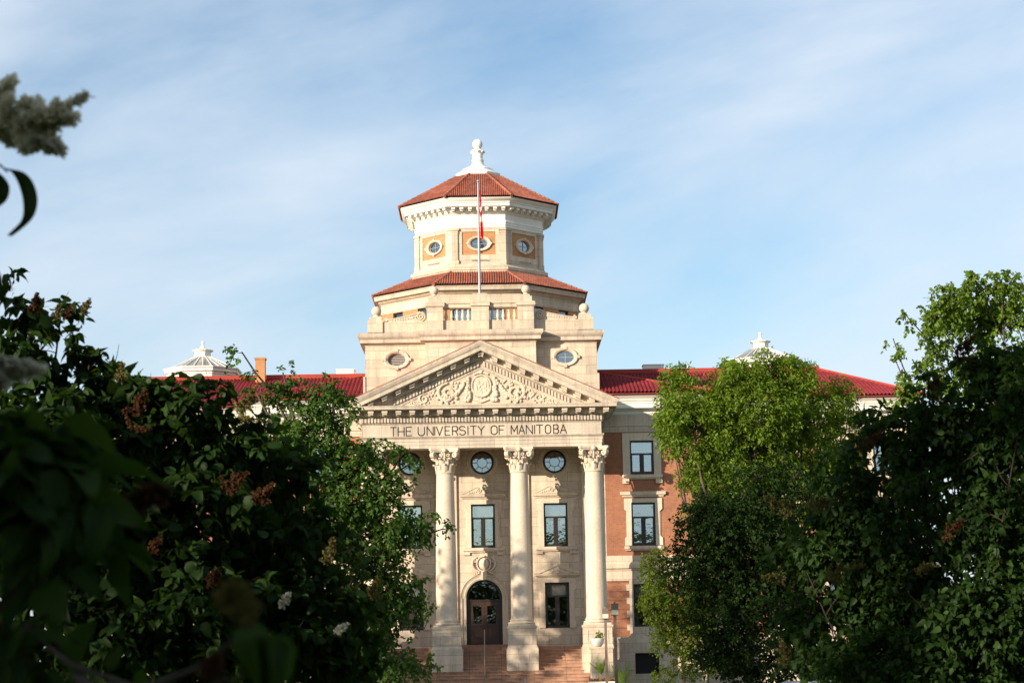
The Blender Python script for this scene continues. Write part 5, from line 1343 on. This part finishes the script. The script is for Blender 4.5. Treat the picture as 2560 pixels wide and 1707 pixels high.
# belt of tall trees outside the picture, along the left of the lawn and behind the camera: it shades the foreground
rng_ = np.random.RandomState(77); belt = []; tb = MB(); br = random.Random(7)
spots = [(-31.5, -29, 20.5, 0.12), (-34.3, -29, 17.5, 0.15), (-29.6, -29.5, 18.2, 0.11), (-37, -29, 17.5), (-42, -30, 17), (-33.5, -38.5, 16.5, 0.13), (-33, -47, 18), (-34, -57, 25), (-33, -64, 26), (-34, -71, 25), (-33, -80, 19), (-34, -86, 19), (-33, -95, 23.5), (-34, -103, 23.5), (-33, -111, 24), (-36, -120, 20), (-38, -128, 17), (-21, -133, 14.5, 0.12, 0.28, 0.35), (-30, -148, 17), (-21, -146, 15), (-12, -150, 14), (-2, -153, 14), (9, -152, 13), (20, -150, 14), (31, -148, 14), (-20, -124, 14.5), (-13, -131, 13.5), (-6, -136, 13), (-7.5, -118.5, 13.8, 0.2, 0.68), (-5, -122.5, 14, 0.18, 0.68, 1.2), (9, -110.5, 14.5, 0.25, 0.64, 2.8), (7.2, -118, 15, 0.21, 0.68, 2.8), (-2, -129.5, 12.5, 0.26, 0.58), (6, -129.5, 12, 0.26, 0.58), (1.5, -133, 13, 0.24, 0.5), (11, -121, 13, 0.24, 0.55), (12.5, -114, 13, 0.27, 0.5, 2.6)]  # high-crowned trees near the camera are unseen additions that darken the lilacs
for (x, y, h, *wd_) in spots:
    wd = wd_[0] if wd_ else 0.19; lo = wd_[1] if len(wd_) > 1 else 0.28
    tb.tube([(x, y, 0), (x+br.uniform(-.3, .3), y, h*0.3), (x+br.uniform(-.6, .6), y, h*0.75)], [0.4, 0.3, 0.1], 8)
    for k in range(9):
        zz = h*(lo+(0.96-lo)*k/8); rr = (h*wd)*math.sin(PI*(0.25+0.7*k/8))+0.6
        belt.append((np.array([x+br.uniform(-1.2, 1.2), y+br.uniform(-1.2, 1.2), zz]), np.array([rr, rr, h*0.10]), wd_[2] if len(wd_) > 2 else 2.2 if lo > 0.5 else 1.0))
P, tv, LP, LD, LN, LS = sprays(belt, 22000, 6, 1.0, 0.52, 51, 0.3, 0.3, 0.6, -0.62, 0.6)
o = leaves_obj('tree_belt', LP, LD, LN, LS, 'broad', 'leaf_belt', None)
tag(o, 'belt of tall leafy trees and added overhead crowns outside the picture, shading the foreground', 'tree belt', kind='stuff')
obj('trunks', tb, 'bark', o)

# ------------------------------------------------------------------ planters, palms, sign, cars
def fronds(mb, base, n, L, rng, up0=0.5):
    for k in range(n):
        a = 2*PI*k/n + rng.uniform(-.3, .3); el = rng.uniform(up0, 1.35); d = Vector((math.cos(a)*math.cos(el), math.sin(a)*math.cos(el), math.sin(el))); ln = L*rng.uniform(0.75, 1.1)
        pts = [Vector(base) + d*ln*q + Vector((0, 0, -0.42*ln*q*q*math.cos(el))) for q in [i/10 for i in range(11)]]
        mb.tube(pts, [0.012*(1-0.8*i/10) for i in range(11)], 4)
        for i in range(2, 11):
            t_ = (pts[i]-pts[i-1]).normalized(); sd__ = t_.cross(Vector((0, 0, 1))); sd__ = sd__.normalized() if sd__.length > 0.05 else Vector((1, 0, 0))
            for s in (-1, 1):
                for off in (0.0, 0.5):
                    p = pts[i-1].lerp(pts[i], off); ll = ln*0.30*math.sin(PI*(0.15+0.8*i/11)); e = p + (t_*0.75+sd__*s*0.65+Vector((0, 0, -0.15))).normalized()*ll; w = t_*0.018
                    mb.add([p-w, p+w, e], [(0, 1, 2)])
def flowers(name, c, rx, ry, n, seed, parent, mat='fl_bed', s=0.07, h=0.06):
    r = np.random.RandomState(seed); P = np.array(c) + np.stack([r.uniform(-rx, rx, n), r.uniform(-ry, ry, n), r.uniform(0, h, n)], 1)
    leaves_obj(name, P, unit(r.normal(size=(n, 3))), unit(r.normal(size=(n, 3))+np.array([0, 0, 1.])), np.full(n, s), 'lobed', mat, parent)
p = at(1494.5, 1616, -2.0); x, y, z = p[0], -1.9, 2.55
bw = thing('bowl_planter', 'round white bowl planter standing on the stone pier', 'planter', (x, y, z))
mb = MB(); mb.lathe(x, y, [(0.18, z), (0.22, z+0.02), (0.33, z+0.16), (0.385, z+0.36), (0.40, z+0.48), (0.37, z+0.49), (0.34, z+0.42)], 28); obj('bowl', mb, 'pot', bw)
mb = MB(); mb.lathe(x, y, [(0.0, z+0.42), (0.35, z+0.43)], 20, False); obj('soil', mb, 'soil', bw)
bp = thing('bedding_plant', 'leafy plant with pink flowers growing in the white bowl', 'plant', (x, y, z+0.43))
flowers('blossom', (x, y, z+0.45), 0.27, 0.27, 110, 3, bp, 'fl_bed', 0.06)
r_ = np.random.RandomState(9); n = 60; P = np.array([x+0.12, y, z+0.5]) + r_.normal(size=(n, 3))*np.array([0.10, 0.1, 0.12]) + np.array([0, 0, 0.1])
leaves_obj('foliage', P, unit(r_.normal(size=(n, 3))+np.array([0, 0, .6])), unit(r_.normal(size=(n, 3))), np.full(n, 0.16), 'broad', 'leaf_palm', bp)
mb = MB(); mb.tube([(x+0.1, y, z+0.43), (x+0.1, y, z+0.85), (x+0.09, y, z+1.0)], [0.012, 0.01, 0.02], 5); mb.tube([(x+0.16, y, z+0.43), (x+0.2, y, z+0.9)], [0.012, 0.006], 5); obj('stem', mb, 'rail', bp)
pb = at(1505, 1702, -5.0); x, y, z = pb[0], -5.0, 0.0; zt = pb[2]
px_ = thing('planter_box', 'square white planter box in front of the stone pier', 'planter', (x, y, z))
mb = MB(); mb.box(x-0.72, x+0.72, y-0.72, y+0.72, 0, zt-0.08); mb.box(x-0.76, x+0.76, y-0.76, y+0.76, zt-0.08, zt); obj('box', mb, 'pot', px_)
mb = MB(); mb.box(x-0.7, x+0.7, y-0.7, y+0.7, zt, zt+0.02); obj('soil', mb, 'soil', px_)
pf = thing('bedding_plant', 'purple and yellow flowers filling the white planter box', 'plant', (x, y, zt)); flowers('blossom', (x, y, zt+0.03), 0.68, 0.68, 700, 4, pf, 'fl_bed', 0.085, 0.09)
rp = random.Random(2)
pm = thing('potted_palm', 'young feathery palm rising from the white planter box', 'palm', (x, y, zt))
mb = MB(); fronds(mb, (x-0.02, y, zt+0.35), 9, 1.25, rp, 0.7); obj('fronds', mb, 'leaf_palm', pm)
mb = MB(); mb.tube([(x-0.02, y, zt), (x-0.02, y, zt+0.4)], [0.05, 0.035], 8); obj('trunk', mb, 'bark_pale', pm)
q = at(1556, 1700, -6.0)
pm2 = thing('potted_palm', 'yellow-green palm at the foot of the taller lamp', 'palm', (q[0], -6.0, 0))
mb = MB(); fronds(mb, (q[0], -6.0, 0.35), 10, 1.5, rp, 0.6); obj('fronds', mb, 'leaf_palm', pm2)
mb = MB(); mb.lathe(q[0], -6.0, [(0.25, 0), (0.32, 0.45), (0.28, 0.46)], 16); obj('pot', mb, 'pot', pm2)

sp_ = at(2176, 1670, -50.0); x, y, zt = sp_[0], -50.0, sp_[2]
sg = thing('pickup_sign', 'dark blue pick-up sign with a lighter blue square behind the grey car', 'sign', (x, y, 0))
mb = MB(); mb.box(x-0.19, x+0.19, y-0.03, y+0.03, 0.35, zt); obj('panel', mb, 'signblue', sg)
mb = MB(); mb.box(x-0.04, x+0.04, y-0.02, y+0.02, 0, 0.35); obj('post', mb, 'lamp', sg)
mb = MB(); mb.box(x-0.17, x-0.03, y-0.034, y-0.031, zt-0.34, zt-0.20); obj('square', mb, 'pict', sg)
mb = MB(); mb.box(x-0.15, x-0.05, y-0.038, y-0.035, zt-0.315, zt-0.275); mb.box(x-0.13, x-0.07, y-0.038, y-0.035, zt-0.275, zt-0.25); obj('pictogram', mb, 'signwhite', sg)
fc = bpy.data.curves.new('lettering', 'FONT'); fc.body = 'Pick-up and'; fc.size = 0.075; fc.materials.append(M['signwhite'])
fo = bpy.data.objects.new('lettering', fc); C.objects.link(fo); fo.parent = sg; fo.location = (-0.17, -0.036, zt-0.43); fo.rotation_euler = (PI/2, 0, 0)
bpy.context.view_layer.update()
me_ = bpy.data.meshes.new_from_object(fo.evaluated_get(bpy.context.evaluated_depsgraph_get()))
lo_ = bpy.data.objects.new('lettering', me_); C.objects.link(lo_); lo_.parent = sg; lo_.location = fo.location; lo_.rotation_euler = fo.rotation_euler
bpy.data.objects.remove(fo)
lo_.name = 'lettering'

def car(px, py, Y, L, mat, label):
    p = at(px, py, Y); x, zt = p[0], max(1.35, p[2])
    t = thing('parked_car', label, 'car', (x, Y, 0), 'cars parked along the drive'); h = L/2; W2 = 0.9; zb = zt*0.58
    def sec(poly, w):  # side profile extruded across
        mb = MB(); mb.prism(poly, Y-w, Y+w); return mb
    body = [(x-h, 0.35), (x-h+0.05, zb*0.75), (x-h+0.12, zb*0.95), (x-h*0.35, zb), (x+h-0.1, zb), (x+h, zb*0.8), (x+h, 0.35), (x+h*0.8, 0.25), (x-h*0.8, 0.25)]
    obj('body', sec(body, W2), mat, t)
    obj('roof', sec([(x-h*0.20, zt-0.05), (x-h*0.12, zt), (x+h*0.82, zt), (x+h*0.90, zt-0.06)], W2-0.14), mat, t)
    obj('windows', sec([(x-h*0.48, zb), (x-h*0.2, zt-0.05), (x+h*0.90, zt-0.06), (x+h*0.97, zb)], W2-0.12), 'glass_dim', t)
    for q in (-0.34, 0.1, 0.52, 0.93): obj('pillar', sec([(x+h*q-0.05, zb), (x+h*(q+0.03 if q > -.3 else -0.2)-0.05, zt-0.05), (x+h*(q+0.03 if q > -.3 else -0.2)+0.05, zt-0.05), (x+h*q+0.05, zb)], W2-0.11), mat, t)
    for sx in (-0.62, 0.62):
        for sy in (-1, 1):
            mb = MB(); a, b = sorted((Y+sy*(W2+0.01), Y+sy*(W2-0.2))); mb.ring(x+h*sx, 0.33, [(0.0, a), (0.33, a), (0.33, b), (0.0, b)], 20); w_ = obj('wheel', mb, 'rubber', t)
            mb = MB(); e = Y+sy*(W2+0.015); mb.disc(x+h*sx, 0.33, 0.2, 0.2, e, 16); obj('rim', mb, 'steel', w_)
    for sy in (-1, 1):
        mb = MB(); mb.box(x-h-0.01, x-h+0.12, Y+sy*0.7-0.15, Y+sy*0.7+0.15, zb*0.66, zb*0.82); obj('headlight', mb, 'lampglass', t)
car(2270, 1698, -62, 5.0, 'car_grey', 'grey car parked beneath the right-hand lilac, before the blue sign')
car(1985, 1702, -62, 2.9, 'car_pale', 'small pale car parked left of the grey car under the dark tree')
